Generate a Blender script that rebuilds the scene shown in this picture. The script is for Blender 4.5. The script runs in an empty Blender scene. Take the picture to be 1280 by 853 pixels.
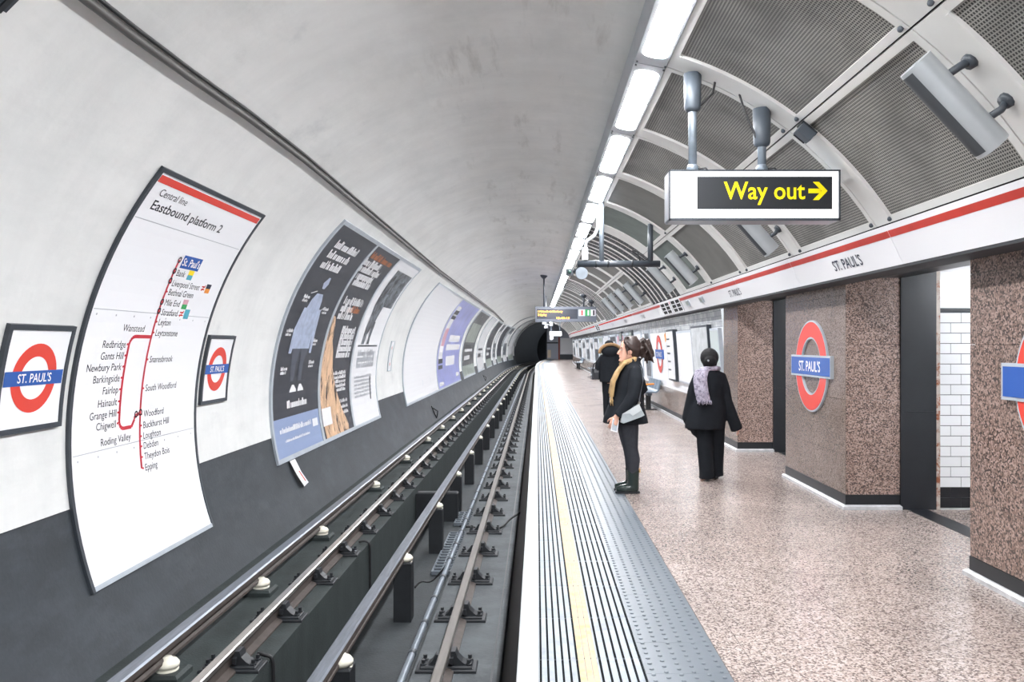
import bpy, bmesh, math, random
from mathutils import Vector, Matrix
random.seed(7)
R_ = math.radians
S = bpy.context.scene
C = S.collection

# ------------------------------------------------------------------ camera
F = 990.0                      # focal length in pixels of the 1280 x 853 frame
VX, VY = 671.0, 431.0          # vanishing point of the platform edge
EYE = 1.58
cd = bpy.data.cameras.new('camera')
cam = bpy.data.objects.new('camera', cd)
C.objects.link(cam)
cam.location = (0, 0, EYE)
cam.rotation_euler = (math.pi / 2, 0, 0)
cd.sensor_fit = 'HORIZONTAL'
cd.sensor_width = 36.0
cd.lens = 36.0 * F / 1280
cd.shift_x = -(VX - 640) / 1280
cd.shift_y = (VY - 426.5) / 1280
cd.clip_start = 0.05
cd.clip_end = 300
S.camera = cam
# ------------------------------------------------------------------ world, exposure
w = bpy.data.worlds.new('world')
S.world = w
w.use_nodes = True
w.node_tree.nodes['Background'].inputs[0].default_value = (0.9, 0.95, 1.0, 1)
w.node_tree.nodes['Background'].inputs[1].default_value = 0.25
S.view_settings.view_transform = 'Standard'
S.view_settings.look = 'None'
S.view_settings.gamma = 1
S.view_settings.exposure = 1.92
S.view_settings.use_curve_mapping = False
LAMP = 28.0                    # radiance of the fluorescent diffusers
S.cycles.max_bounces = 8
S.cycles.diffuse_bounces = 6
S.cycles.glossy_bounces = 4
S.cycles.use_denoising = True
S.cycles.sample_clamp_indirect = 6

# ------------------------------------------------------------------ tunnel geometry
XL, ZL, RL = -0.12, 0.86, 3.25     # bore on the track side
XV, ZV, RV = 0.116, 0.885, 2.962      # cladding on the platform side
YB, YE = -7.0, 84.0

def bend(y):
    return 0.0 if y < 57 else (y - 57) ** 2 / 760.0

def ysteps(a, b, step=3.0, straight=None):
    ys = [a]
    if a < 57:
        if straight:
            t = a + straight
            while t < min(57, b) - 1e-6:
                ys.append(t); t += straight
        if b > 57:
            ys.append(57.0)
    t = max(a, 57.0) + step
    while t < b - 1e-6:
        ys.append(t); t += step
    ys.append(b)
    return ys

def wl(y, s, off=0.0):
    """left wall: y along the tunnel, s arc length above the axis level, off towards the room"""
    th = math.pi - s / RL
    return (XL + (RL - off) * math.cos(th) + bend(y), y, ZL + (RL - off) * math.sin(th))

def px2wl(px, py, off=0.0):
    a, b = (px - VX) / F, -(py - VY) / F
    zc = ZL - EYE
    A = a * a + b * b
    B = -2 * (a * XL + b * zc)
    D = XL * XL + zc * zc - (RL - off) ** 2
    y = (-B + math.sqrt(B * B - 4 * A * D)) / (2 * A)
    th = math.atan2(b * y - zc, a * y - XL)
    if th < 0:
        th += 2 * math.pi
    return y, (math.pi - th) * RL

def vault(y, th, off=0.0):
    """cladding on the right: th in degrees from horizontal, off towards the room"""
    t = R_(th)
    return (XV + (RV - off) * math.cos(t) + bend(y), y, ZV + (RV - off) * math.sin(t))

# ------------------------------------------------------------------ materials
MATS = {}
def lin(c):
    def f(v):
        v /= 255.0
        return v / 12.92 if v <= 0.04045 else ((v + 0.055) / 1.055) ** 2.4
    return (f(c[0]), f(c[1]), f(c[2]), 1.0)

def mat(name, rgb, rough=0.5, metal=0.0, spec=0.5, var=0.0, vscale=3.0, stretch=(1, 1, 1), rvar=0.0, bump=0.0, bscale=60, dirt=None, dscale=2.0, dlow=0.5, dhigh=0.7):
    if name in MATS:
        return MATS[name]
    m = bpy.data.materials.new(name)
    MATS[name] = m
    m.use_nodes = True
    nt = m.node_tree
    b = nt.nodes['Principled BSDF']
    b.inputs['Base Color'].default_value = lin(rgb)
    b.inputs['Roughness'].default_value = rough
    b.inputs['Metallic'].default_value = metal
    b.inputs['Specular IOR Level'].default_value = spec
    if var or bump or dirt or rvar:
        tc = nt.nodes.new('ShaderNodeTexCoord')
        mp = nt.nodes.new('ShaderNodeMapping')
        mp.inputs['Scale'].default_value = stretch
        geo = nt.nodes.new('ShaderNodeNewGeometry')
        nt.links.new(geo.outputs['Position'], mp.inputs['Vector'])
        n = nt.nodes.new('ShaderNodeTexNoise')
        n.inputs['Scale'].default_value = vscale
        n.inputs['Detail'].default_value = 6
        n.inputs['Roughness'].default_value = 0.6
        nt.links.new(mp.outputs[0], n.inputs['Vector'])
        rp = nt.nodes.new('ShaderNodeValToRGB')
        base = lin(rgb)
        rp.color_ramp.elements[0].position = 0.3
        rp.color_ramp.elements[1].position = 0.7
        rp.color_ramp.elements[0].color = tuple(c * (1 - var) for c in base[:3]) + (1,)
        rp.color_ramp.elements[1].color = tuple(min(1, c * (1 + var * 0.6)) for c in base[:3]) + (1,)
        nt.links.new(n.outputs['Fac'], rp.inputs['Fac'])
        col = rp.outputs['Color']
        if dirt:
            n2 = nt.nodes.new('ShaderNodeTexNoise')
            n2.inputs['Scale'].default_value = dscale
            n2.inputs['Detail'].default_value = 8
            n2.inputs['Roughness'].default_value = 0.7
            nt.links.new(mp.outputs[0], n2.inputs['Vector'])
            r2 = nt.nodes.new('ShaderNodeValToRGB')
            r2.color_ramp.elements[0].position = dlow
            r2.color_ramp.elements[1].position = dhigh
            nt.links.new(n2.outputs['Fac'], r2.inputs['Fac'])
            mx = nt.nodes.new('ShaderNodeMix')
            mx.data_type = 'RGBA'
            nt.links.new(r2.outputs['Color'], mx.inputs[0])
            nt.links.new(col, mx.inputs[6])
            mx.inputs[7].default_value = lin(dirt)
            col = mx.outputs[2]
        nt.links.new(col, b.inputs['Base Color'])
        if rvar:
            mr = nt.nodes.new('ShaderNodeMapRange')
            mr.inputs[3].default_value = max(0.02, rough - rvar)
            mr.inputs[4].default_value = rough + rvar
            nt.links.new(n.outputs['Fac'], mr.inputs[0])
            nt.links.new(mr.outputs[0], b.inputs['Roughness'])
        if bump:
            n3 = nt.nodes.new('ShaderNodeTexNoise')
            n3.inputs['Scale'].default_value = bscale
            n3.inputs['Detail'].default_value = 4
            nt.links.new(geo.outputs['Position'], n3.inputs['Vector'])
            bp = nt.nodes.new('ShaderNodeBump')
            bp.inputs['Strength'].default_value = bump
            bp.inputs['Distance'].default_value = 0.01
            nt.links.new(n3.outputs['Fac'], bp.inputs['Height'])
            nt.links.new(bp.outputs[0], b.inputs['Normal'])
    return m

def speckle(name, base, light, dark, scale, rough, darkamt=0.42, lightamt=0.62, spec=0.5):
    """granite: crystals from a Voronoi texture tinted in three colours"""
    m = bpy.data.materials.new(name)
    MATS[name] = m
    m.use_nodes = True
    nt = m.node_tree
    b = nt.nodes['Principled BSDF']
    b.inputs['Roughness'].default_value = rough
    geo = nt.nodes.new('ShaderNodeNewGeometry')
    vo = nt.nodes.new('ShaderNodeTexVoronoi')
    vo.inputs['Scale'].default_value = scale
    nt.links.new(geo.outputs['Position'], vo.inputs['Vector'])
    sp = nt.nodes.new('ShaderNodeSeparateColor')
    nt.links.new(vo.outputs['Color'], sp.inputs[0])
    rp = nt.nodes.new('ShaderNodeValToRGB')
    e = rp.color_ramp.elements
    e[0].position = darkamt - 0.1; e[0].color = lin(dark)
    e[1].position = darkamt + 0.06; e[1].color = lin(base)
    k = rp.color_ramp.elements.new(lightamt); k.color = lin(base)
    k = rp.color_ramp.elements.new(min(0.99, lightamt + 0.15)); k.color = lin(light)
    nt.links.new(sp.outputs[0], rp.inputs['Fac'])
    n = nt.nodes.new('ShaderNodeTexNoise')
    n.inputs['Scale'].default_value = 1.6
    n.inputs['Detail'].default_value = 5
    nt.links.new(geo.outputs['Position'], n.inputs['Vector'])
    mr = nt.nodes.new('ShaderNodeMapRange')
    mr.inputs[1].default_value = 0.3; mr.inputs[2].default_value = 0.7
    mr.inputs[3].default_value = 0.82; mr.inputs[4].default_value = 1.08
    nt.links.new(n.outputs['Fac'], mr.inputs[0])
    mx = nt.nodes.new('ShaderNodeMix'); mx.data_type = 'RGBA'; mx.blend_type = 'MULTIPLY'
    mx.inputs[0].default_value = 1
    nt.links.new(rp.outputs[0], mx.inputs[6])
    nt.links.new(mr.outputs[0], mx.inputs[7])
    nt.links.new(mx.outputs[2], b.inputs['Base Color'])
    b.inputs['Specular IOR Level'].default_value = spec
    return m

def emit(name, rgb, strength):
    m = bpy.data.materials.new(name)
    MATS[name] = m
    m.use_nodes = True
    nt = m.node_tree
    b = nt.nodes['Principled BSDF']
    b.inputs['Base Color'].default_value = lin(rgb)
    b.inputs['Emission Color'].default_value = lin(rgb)
    b.inputs['Emission Strength'].default_value = strength
    return m

def grille_mat(name, wire, hole, pitch, open_):
    m = bpy.data.materials.new(name)
    MATS[name] = m
    m.use_nodes = True
    nt = m.node_tree
    b = nt.nodes['Principled BSDF']
    b.inputs['Roughness'].default_value = 0.55
    uv = nt.nodes.new('ShaderNodeUVMap')
    sx = nt.nodes.new('ShaderNodeSeparateXYZ')
    nt.links.new(uv.outputs[0], sx.inputs[0])
    outs = []
    for i in range(2):
        a = nt.nodes.new('ShaderNodeMath'); a.operation = 'MULTIPLY'; a.inputs[1].default_value = 1 / pitch
        nt.links.new(sx.outputs[i], a.inputs[0])
        f = nt.nodes.new('ShaderNodeMath'); f.operation = 'FRACT'
        nt.links.new(a.outputs[0], f.inputs[0])
        g = nt.nodes.new('ShaderNodeMath'); g.operation = 'LESS_THAN'; g.inputs[1].default_value = open_
        nt.links.new(f.outputs[0], g.inputs[0])
        outs.append(g)
    p = nt.nodes.new('ShaderNodeMath'); p.operation = 'MULTIPLY'
    nt.links.new(outs[0].outputs[0], p.inputs[0]); nt.links.new(outs[1].outputs[0], p.inputs[1])
    n = nt.nodes.new('ShaderNodeTexNoise'); n.inputs['Scale'].default_value = 2.5; n.inputs['Detail'].default_value = 5
    geo = nt.nodes.new('ShaderNodeNewGeometry')
    nt.links.new(geo.outputs['Position'], n.inputs['Vector'])
    rp = nt.nodes.new('ShaderNodeValToRGB')
    rp.color_ramp.elements[0].position = 0.35; rp.color_ramp.elements[1].position = 0.6
    rp.color_ramp.elements[0].color = tuple(c * 0.6 for c in lin(wire)[:3]) + (1,)
    rp.color_ramp.elements[1].color = lin(wire)
    nt.links.new(n.outputs['Fac'], rp.inputs['Fac'])
    mx = nt.nodes.new('ShaderNodeMix'); mx.data_type = 'RGBA'
    nt.links.new(p.outputs[0], mx.inputs[0])
    nt.links.new(rp.outputs[0], mx.inputs[6])
    mx.inputs[7].default_value = lin(hole)
    nt.links.new(mx.outputs[2], b.inputs['Base Color'])
    return m

def tile_mat(name, c1, c2, mortar, bw, rh):
    m = bpy.data.materials.new(name)
    MATS[name] = m
    m.use_nodes = True
    nt = m.node_tree
    b = nt.nodes['Principled BSDF']
    b.inputs['Roughness'].default_value = 0.15
    uv = nt.nodes.new('ShaderNodeUVMap')
    t = nt.nodes.new('ShaderNodeTexBrick')
    t.inputs['Scale'].default_value = 1
    t.inputs['Brick Width'].default_value = bw
    t.inputs['Row Height'].default_value = rh
    t.inputs['Mortar Size'].default_value = 0.004
    t.inputs['Color1'].default_value = lin(c1); t.inputs['Color2'].default_value = lin(c2); t.inputs['Mortar'].default_value = lin(mortar)
    nt.links.new(uv.outputs[0], t.inputs['Vector'])
    nt.links.new(t.outputs['Color'], b.inputs['Base Color'])
    return m

M_wall = mat('painted plaster', (233, 234, 232), 0.42, var=0.04, vscale=1.3, stretch=(1, 0.5, 1.6), dirt=(208, 210, 208), dscale=1.1, dlow=0.45, dhigh=0.85, bump=0.1, bscale=25)
def add_crown_stains(m):
    """brown grey grime streaks that run along the crown of the bore"""
    nt = m.node_tree
    b = nt.nodes['Principled BSDF']
    src = b.inputs['Base Color'].links[0].from_socket
    geo = nt.nodes.new('ShaderNodeNewGeometry')
    sx = nt.nodes.new('ShaderNodeSeparateXYZ')
    nt.links.new(geo.outputs['Position'], sx.inputs[0])
    def stain(src, scale, nscale, lo, hi, z0, z1, colour, amt):
        mp = nt.nodes.new('ShaderNodeMapping'); mp.inputs['Scale'].default_value = scale
        nt.links.new(geo.outputs['Position'], mp.inputs['Vector'])
        n = nt.nodes.new('ShaderNodeTexNoise'); n.inputs['Scale'].default_value = nscale; n.inputs['Detail'].default_value = 8; n.inputs['Roughness'].default_value = 0.65
        nt.links.new(mp.outputs[0], n.inputs['Vector'])
        a = nt.nodes.new('ShaderNodeMapRange'); a.inputs[1].default_value = lo; a.inputs[2].default_value = hi
        nt.links.new(n.outputs['Fac'], a.inputs[0])
        c = nt.nodes.new('ShaderNodeMapRange'); c.interpolation_type = 'SMOOTHSTEP'; c.inputs[1].default_value = z0; c.inputs[2].default_value = z1; c.inputs[4].default_value = amt
        nt.links.new(sx.outputs[2], c.inputs[0])
        p = nt.nodes.new('ShaderNodeMath'); p.operation = 'MULTIPLY'
        nt.links.new(a.outputs[0], p.inputs[0]); nt.links.new(c.outputs[0], p.inputs[1])
        mx = nt.nodes.new('ShaderNodeMix'); mx.data_type = 'RGBA'
        nt.links.new(p.outputs[0], mx.inputs[0]); nt.links.new(src, mx.inputs[6]); mx.inputs[7].default_value = lin(colour)
        return mx.outputs[2]
    src = stain(src, (0.9, 0.3, 0.6), 1.4, 0.42, 0.75, 2.6, 3.9, (200, 198, 191), 0.35)
    src = stain(src, (3.5, 0.5, 1), 1.3, 0.57, 0.74, 3.9, 4.10, (134, 130, 120), 0.5)
    src = stain(src, (0.5, 1.7, 0.5), 1.1, 0.42, 0.8, -2.0, -1.5, (190, 193, 193), 0.4)
    src = stain(src, (1.2, 0.8, 1.2), 1.1, 0.62, 0.78, -2.0, -1.5, (168, 172, 174), 0.5)
    nt.links.new(src, b.inputs['Base Color'])
add_crown_stains(M_wall)
M_dado = mat('sooty dark paint', (50, 56, 62), 0.6, var=0.28, vscale=2.2, stretch=(1, 0.7, 1.5), dirt=(70, 76, 83), dscale=1.4, dlow=0.5, dhigh=0.8, bump=0.2, bscale=30)
M_unlit = mat('unlit soot', (64, 68, 74), 0.85, var=0.2)  # darkness of the unlit tunnel put into the sooty grey
M_black = mat('black paint and shade', (33, 36, 40), 0.4)
M_frame = mat('dark grey frame', (58, 64, 71), 0.45, var=0.15, vscale=8)
M_alu = mat('pale aluminium frame', (176, 184, 192), 0.4, var=0.1, vscale=6)
M_white = mat('white enamel', (243, 244, 247), 0.22)
M_panel = mat('white painted panel', (212, 212, 209), 0.4, var=0.06, vscale=2, dirt=(190, 188, 180), dscale=3, dlow=0.6, dhigh=0.9)
M_red = mat('red enamel', (222, 70, 58), 0.25)
M_redline = mat('line red', (206, 52, 66), 0.3)
M_stripe = mat('red stripe', (196, 62, 52), 0.35, var=0.12, vscale=6)
M_blue = mat('blue enamel', (48, 92, 170), 0.25)
M_navy = mat('navy print', (30, 42, 66), 0.4)
M_ink = mat('black print', (36, 40, 48), 0.45)
M_grey = mat('grey print', (170, 174, 180), 0.45)
M_yellow = mat('yellow lettering', (255, 226, 0), 0.4)
M_steel = mat('polished rail steel', (172, 167, 162), 0.3, metal=0.85, var=0.15, vscale=10, stretch=(4, 0.3, 1))
M_cond = mat('conductor rail steel', (124, 130, 139), 0.42, metal=0.6, var=0.25, vscale=9, stretch=(4, 0.4, 1))
M_rust = mat('rusty rail side', (74, 66, 62), 0.7, var=0.3, vscale=12)
M_chair = mat('dark cast iron', (38, 41, 45), 0.5, var=0.25, vscale=14)
M_bed = mat('track slab concrete', (76, 81, 84), 0.75, var=0.3, vscale=3, dirt=(54, 58, 61), dscale=2.5, bump=0.3, bscale=40)
M_pit = mat('oily pit concrete', (52, 57, 60), 0.7, var=0.3, vscale=2.5, dirt=(37, 42, 45), dscale=2, bump=0.3, bscale=40)
M_plinth = mat('greenish plinth concrete', (47, 55, 55), 0.7, var=0.35, vscale=4, stretch=(1, 1, 0.4), dirt=(34, 40, 40), dscale=3, bump=0.3)
M_post = mat('black insulator pedestal', (34, 37, 41), 0.55, var=0.2, vscale=8)
M_porc = mat('white porcelain', (240, 236, 220), 0.15)
M_edge = mat('white edge paint', (204, 206, 209), 0.5, var=0.04, vscale=5)
M_ridge = mat('pale ridged slab', (150, 157, 164), 0.55, spec=0.3, var=0.1, vscale=5, dirt=(130, 137, 144), dscale=6)
M_groove = mat('grime in the grooves', (24, 27, 31), 0.9, spec=0.1, var=0.2)
M_yline = mat('worn yellow paint', (198, 172, 136), 0.6, spec=0.3, var=0.06, vscale=12, dirt=(194, 156, 104), dscale=10)
M_tact = mat('blue grey tactile slab', (95, 103, 111), 0.36, var=0.1, vscale=4, rvar=0.06)
M_floor = speckle('pink terrazzo', (163, 148, 141), (190, 177, 170), (106, 95, 91), 100, 0.24, 0.3, 0.58, spec=0.8)
M_fjoint = mat('floor joint', (96, 88, 84), 0.7)
M_gran = speckle('brown granite', (154, 129, 118), (188, 165, 155), (86, 73, 68), 100, 0.3, 0.36, 0.62)
M_gran2 = speckle('dull brown granite', (124, 108, 99), (144, 128, 118), (84, 73, 67), 110, 0.22, 0.34, 0.6)
M_gran3 = speckle('speckled brown granite', (130, 108, 98), (166, 144, 134), (64, 54, 50), 85, 0.28, 0.38, 0.64)
M_dark = mat('dark steel frame', (31, 34, 39), 0.4, var=0.15, vscale=5)
M_tilew = mat('white glazed tile', (240, 242, 243), 0.12)
M_tileb = mat('black glazed tile', (32, 34, 38), 0.15)
M_grout = mat('grout', (70, 74, 78), 0.8)
M_kerb = mat('pale skirting', (196, 196, 198), 0.35, var=0.3, vscale=8)
M_conduit = mat('grey conduit', (122, 130, 138), 0.4, metal=0.3, var=0.15, vscale=8)
M_pole = mat('galvanised pole', (118, 127, 136), 0.45, metal=0.3, var=0.15, vscale=14)
M_cone = mat('slate grey cover', (70, 77, 85), 0.5)
M_cable = mat('black cable', (36, 36, 38), 0.5)
M_trunk = mat('brown grey trunking', (88, 86, 84), 0.5, var=0.2, vscale=6)
M_speak = mat('grey speaker shell', (178, 183, 186), 0.3, metal=0.3, var=0.1)
M_spkg = mat('speaker grille', (66, 70, 74), 0.7)
M_house = mat('light housing', (186, 191, 196), 0.5)
M_lens = emit('lit diffuser', (251, 252, 255), LAMP)
M_lens2 = emit('passage tube', (246, 250, 255), 34)
M_led = emit('amber led text', (255, 160, 50), 2.5)
M_signlit = emit('backlit sign face', (248, 250, 252), 0.55)
M_grille = grille_mat('perforated grille', (150, 149, 144), (32, 32, 32), 0.021, 0.62)
M_grille2 = mat('distant grille', (102, 102, 98), 0.6, var=0.2, vscale=2.5, stretch=(1, 1, 1))
M_grille3 = mat('greenish distant grille', (94, 104, 100), 0.6, var=0.25, vscale=2.5)
M_seg = mat('dark iron segment', (36, 40, 44), 0.6, var=0.2, vscale=6)
M_void = mat('void behind cladding', (16, 17, 18), 0.9)
M_skin = mat('skin', (222, 172, 150), 0.5)
M_coat = mat('black wool coat', (33, 36, 41), 0.9, var=0.15, vscale=20, spec=0.2)
M_coat2 = mat('black cloth', (29, 32, 37), 0.9, var=0.12, vscale=20, spec=0.2)
M_tights = mat('charcoal tights', (58, 60, 66), 0.8, var=0.12, vscale=30, spec=0.2)
M_boot = mat('dark green leather boot', (34, 46, 44), 0.22)
M_hair = mat('dark brown hair', (56, 42, 38), 0.5, var=0.4, vscale=30)
M_hair2 = mat('black hair', (30, 30, 32), 0.75, var=0.5, vscale=40, spec=0.3)
M_scarf = mat('mustard scarf', (186, 154, 108), 0.9, var=0.2, vscale=25)
M_scarf2 = mat('lilac patterned scarf', (176, 170, 186), 0.9, var=0.35, vscale=24, dirt=(110, 104, 122), dscale=30, dlow=0.5, dhigh=0.6)
M_bag = mat('silver grey bag', (168, 176, 180), 0.4, var=0.15, vscale=8)
M_bag2 = mat('shiny black bag', (36, 38, 44), 0.25)
M_fur = mat('tan fur trim', (146, 116, 84), 0.95, var=0.35, vscale=40)
M_lilac = mat('lilac poster ink', (150, 156, 214), 0.3, var=0.2, vscale=1.2)
M_pblack = mat('charcoal poster ink', (46, 51, 60), 0.35, var=0.15, vscale=3)
M_pblue = mat('dusty blue poster ink', (138, 156, 192), 0.35)
M_porange = mat('flame poster ink', (224, 184, 146), 0.35, var=0.3, vscale=5, stretch=(1, 1.6, 0.7), dirt=(64, 54, 52), dscale=3.2, dlow=0.52, dhigh=0.6)
M_prust = mat('rust lettering ink', (176, 106, 64), 0.4)
M_pshirt = mat('pale blue grey ink', (170, 182, 206), 0.4, var=0.2, vscale=9)
M_pphoto = mat('grey street photo ink', (112, 120, 128), 0.35, var=0.9, vscale=4.5, dirt=(36, 42, 48), dscale=5, dlow=0.48, dhigh=0.56)
M_pdark = mat('dark mixed poster ink', (62, 66, 70), 0.35, var=0.6, vscale=2.5, dirt=(178, 186, 184), dscale=2.2, dlow=0.6, dhigh=0.66)
M_psage = mat('sage poster ink', (150, 160, 152), 0.35, var=0.4, vscale=2.2)
M_pink = mat('pink poster ink', (214, 160, 176), 0.35, var=0.2)
M_tileup = tile_mat('grey wall tile', (208, 210, 212), (172, 176, 180), (140, 144, 148), 0.16, 0.085)
M_glass = mat('pale glass panel', (196, 206, 206), 0.12)
M_endw = mat('blue grey end wall', (170, 176, 190), 0.5)
M_redwood = mat('red brown door frame', (140, 70, 62), 0.5)
M_seat = mat('blue grey bench seat', (120, 136, 150), 0.4, metal=0.3)
M_screen = mat('dark display glass', (58, 62, 72), 0.2)
M_green = mat('green print', (60, 170, 96), 0.4)
M_rustp = mat('rust streaked paint', (200, 190, 180), 0.5, var=0.2, vscale=10, dirt=(150, 86, 52), dscale=9, dlow=0.5, dhigh=0.6)
M_teal = mat('teal print', (80, 170, 190), 0.4)
M_orange = mat('orange print', (236, 150, 60), 0.4)

# ------------------------------------------------------------------ mesh builder
class MB:
    def __init__(s):
        s.v = []; s.f = []; s.m = []; s.uv = None
    def poly(s, pts, mi=0):
        b = len(s.v); s.v += [tuple(p) for p in pts]
        s.f.append(tuple(range(b, b + len(pts)))); s.m.append(mi)
    def box(s, x0, x1, y0, y1, z0, z1, mi=0):
        b = len(s.v)
        s.v += [(x0, y0, z0), (x1, y0, z0), (x1, y1, z0), (x0, y1, z0), (x0, y0, z1), (x1, y0, z1), (x1, y1, z1), (x0, y1, z1)]
        for q in ((0, 3, 2, 1), (4, 5, 6, 7), (0, 1, 5, 4), (1, 2, 6, 5), (2, 3, 7, 6), (3, 0, 4, 7)):
            s.f.append(tuple(b + i for i in q)); s.m.append(mi)
        return s
    def bevbox(s, x0, x1, y0, y1, z0, z1, c, mi=0):
        """box with chamfered top edges"""
        s.loftp([[(x0, y0, z0), (x1, y0, z0), (x1, y1, z0), (x0, y1, z0)],
                 [(x0, y0, z1 - c), (x1, y0, z1 - c), (x1, y1, z1 - c), (x0, y1, z1 - c)],
                 [(x0 + c, y0 + c, z1), (x1 - c, y0 + c, z1), (x1 - c, y1 - c, z1), (x0 + c, y1 - c, z1)]], mi)
        return s
    def loftp(s, rings, mi=0, caps=True, closed=True):
        b = len(s.v); n = len(rings[0])
        for r in rings:
            s.v += [tuple(p) for p in r]
        for k in range(len(rings) - 1):
            for i in range(n if closed else n - 1):
                j = (i + 1) % n
                s.f.append((b + k * n + i, b + k * n + j, b + (k + 1) * n + j, b + (k + 1) * n + i))
                s.m.append(mi[i] if isinstance(mi, (list, tuple)) else mi)
        if caps:
            m0 = 0 if isinstance(mi, (list, tuple)) else mi
            s.f.append(tuple(b + i for i in range(n))[::-1]); s.m.append(m0)
            e = b + (len(rings) - 1) * n
            s.f.append(tuple(e + i for i in range(n))); s.m.append(m0)
        return s
    def sweep(s, prof, ys, mi=0, caps=True, closed=True):
        return s.loftp([[(x + bend(y), y, z) for x, z in prof] for y in ys], mi, caps, closed)
    def limb(s, pts, rad, n=10, mi=0, caps=True, flat=1.0, fdir=None):
        pts = [Vector(p) for p in pts]
        rings = []
        up = None
        for i, p in enumerate(pts):
            d = (pts[min(i + 1, len(pts) - 1)] - pts[max(i - 1, 0)]).normalized()
            if up is None:
                a = Vector(fdir) if fdir else (Vector((0, 0, 1)) if abs(d.z) < 0.9 else Vector((1, 0, 0)))
            else:
                a = up
            sd = d.cross(a).normalized()
            up = sd.cross(d).normalized()
            r = rad[i] if isinstance(rad, (list, tuple)) else rad
            rings.append([p + sd * (r * math.cos(t)) + up * (r * flat * math.sin(t)) for t in (2 * math.pi * k / n for k in range(n))])
        return s.loftp(rings, mi, caps)
    def cyl(s, p0, p1, r, n=12, mi=0, r1=None):
        return s.limb([p0, p1], [r, r if r1 is None else r1], n, mi)
    def lathe(s, prof, c, n=16, mi=0):
        """prof: (radius, z) from bottom to top about a vertical axis at c"""
        return s.loftp([[(c[0] + r * math.cos(2 * math.pi * k / n), c[1] + r * math.sin(2 * math.pi * k / n), c[2] + z) for k in range(n)] for r, z in prof], mi)
    def ell(s, c, r, n=12, m=8, mi=0):
        rings = []
        for i in range(m + 1):
            t = -math.pi / 2 + math.pi * (i if 0 < i < m else (0.12 if i == 0 else m - 0.12)) / m
            rings.append([(c[0] + r[0] * math.cos(t) * math.cos(2 * math.pi * k / n), c[1] + r[1] * math.cos(t) * math.sin(2 * math.pi * k / n), c[2] + r[2] * math.sin(t)) for k in range(n)])
        return s.loftp(rings, mi)
    def rings(s, rr, n=20, mi=0):
        """stacked horizontal ellipses: (cx, cy, z, rx, ry)"""
        return s.loftp([[(cx + rx * math.cos(2 * math.pi * k / n), cy + ry * math.sin(2 * math.pi * k / n), z) for k in range(n)] for cx, cy, z, rx, ry in rr], mi)
    def grid(s, fn, us, vs, mi=0, uv=False, flip=False):
        b = len(s.v)
        if uv and s.uv is None:
            s.uv = {}
        for u in us:
            for v in vs:
                if uv: s.uv[len(s.v)] = (u, v)
                s.v.append(tuple(fn(u, v)))
        n = len(vs)
        for i in range(len(us) - 1):
            for j in range(n - 1):
                q = (b + i * n + j, b + (i + 1) * n + j, b + (i + 1) * n + j + 1, b + i * n + j + 1)
                s.f.append(q[::-1] if flip else q); s.m.append(mi)
        return s
    def mesh(s, name, mats, smooth=False):
        me = bpy.data.meshes.new(name)
        me.from_pydata(s.v, [], s.f)
        for m in (mats if isinstance(mats, (list, tuple)) else [mats]):
            me.materials.append(m)
        me.polygons.foreach_set('material_index', s.m)
        if smooth:
            me.polygons.foreach_set('use_smooth', [True] * len(me.polygons))
        if s.uv:
            l = me.uv_layers.new(name='UVMap')
            for lp in me.loops:
                l.data[lp.index].uv = s.uv.get(lp.vertex_index, (0, 0))
        me.update()
        return me
    def build(s, name, mats, parent=None, smooth=False, loc=None):
        return put(name, s.mesh(name, mats, smooth), parent, loc)

def put(name, data, parent=None, loc=None, rz=0):
    o = bpy.data.objects.new(name, data)
    C.objects.link(o)
    if parent: o.parent = parent
    if loc: o.location = loc
    if rz: o.rotation_euler = (0, 0, rz)
    return o

def tag(o, label=None, cat=None, group=None, kind=None):
    if label: o['label'] = label
    if cat: o['category'] = cat
    if group: o['group'] = group
    if kind: o['kind'] = kind
    return o

def empty(name, loc=(0, 0, 0)):
    o = bpy.data.objects.new(name, None)
    o.empty_display_size = 0.1
    C.objects.link(o)
    o.location = loc
    return o

def smooth_by_angle(o, a=40):
    me = o.data
    me.polygons.foreach_set('use_smooth', [True] * len(me.polygons))
    try:
        me.set_sharp_from_angle(angle=R_(a))
    except Exception:
        pass
    return o

def fuse(name, mb, m, parent=None, voxel=0.012, iters=4):
    """one continuous surface from overlapping closed shapes"""
    me = mb.mesh(name, m)
    bm = bmesh.new(); bm.from_mesh(me)
    bmesh.ops.recalc_face_normals(bm, faces=bm.faces)
    bm.to_mesh(me); bm.free()
    o = put(name, me)
    r = o.modifiers.new('r', 'REMESH'); r.mode = 'VOXEL'; r.voxel_size = voxel
    k = o.modifiers.new('s', 'SMOOTH'); k.iterations = iters; k.factor = 0.5
    dg = bpy.context.evaluated_depsgraph_get()
    nm = bpy.data.meshes.new_from_object(o.evaluated_get(dg))
    o.modifiers.clear()
    o.data = nm
    nm.materials.clear(); nm.materials.append(m)
    nm.polygons.foreach_set('use_smooth', [True] * len(nm.polygons))
    if parent: o.parent = parent
    return o

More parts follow.
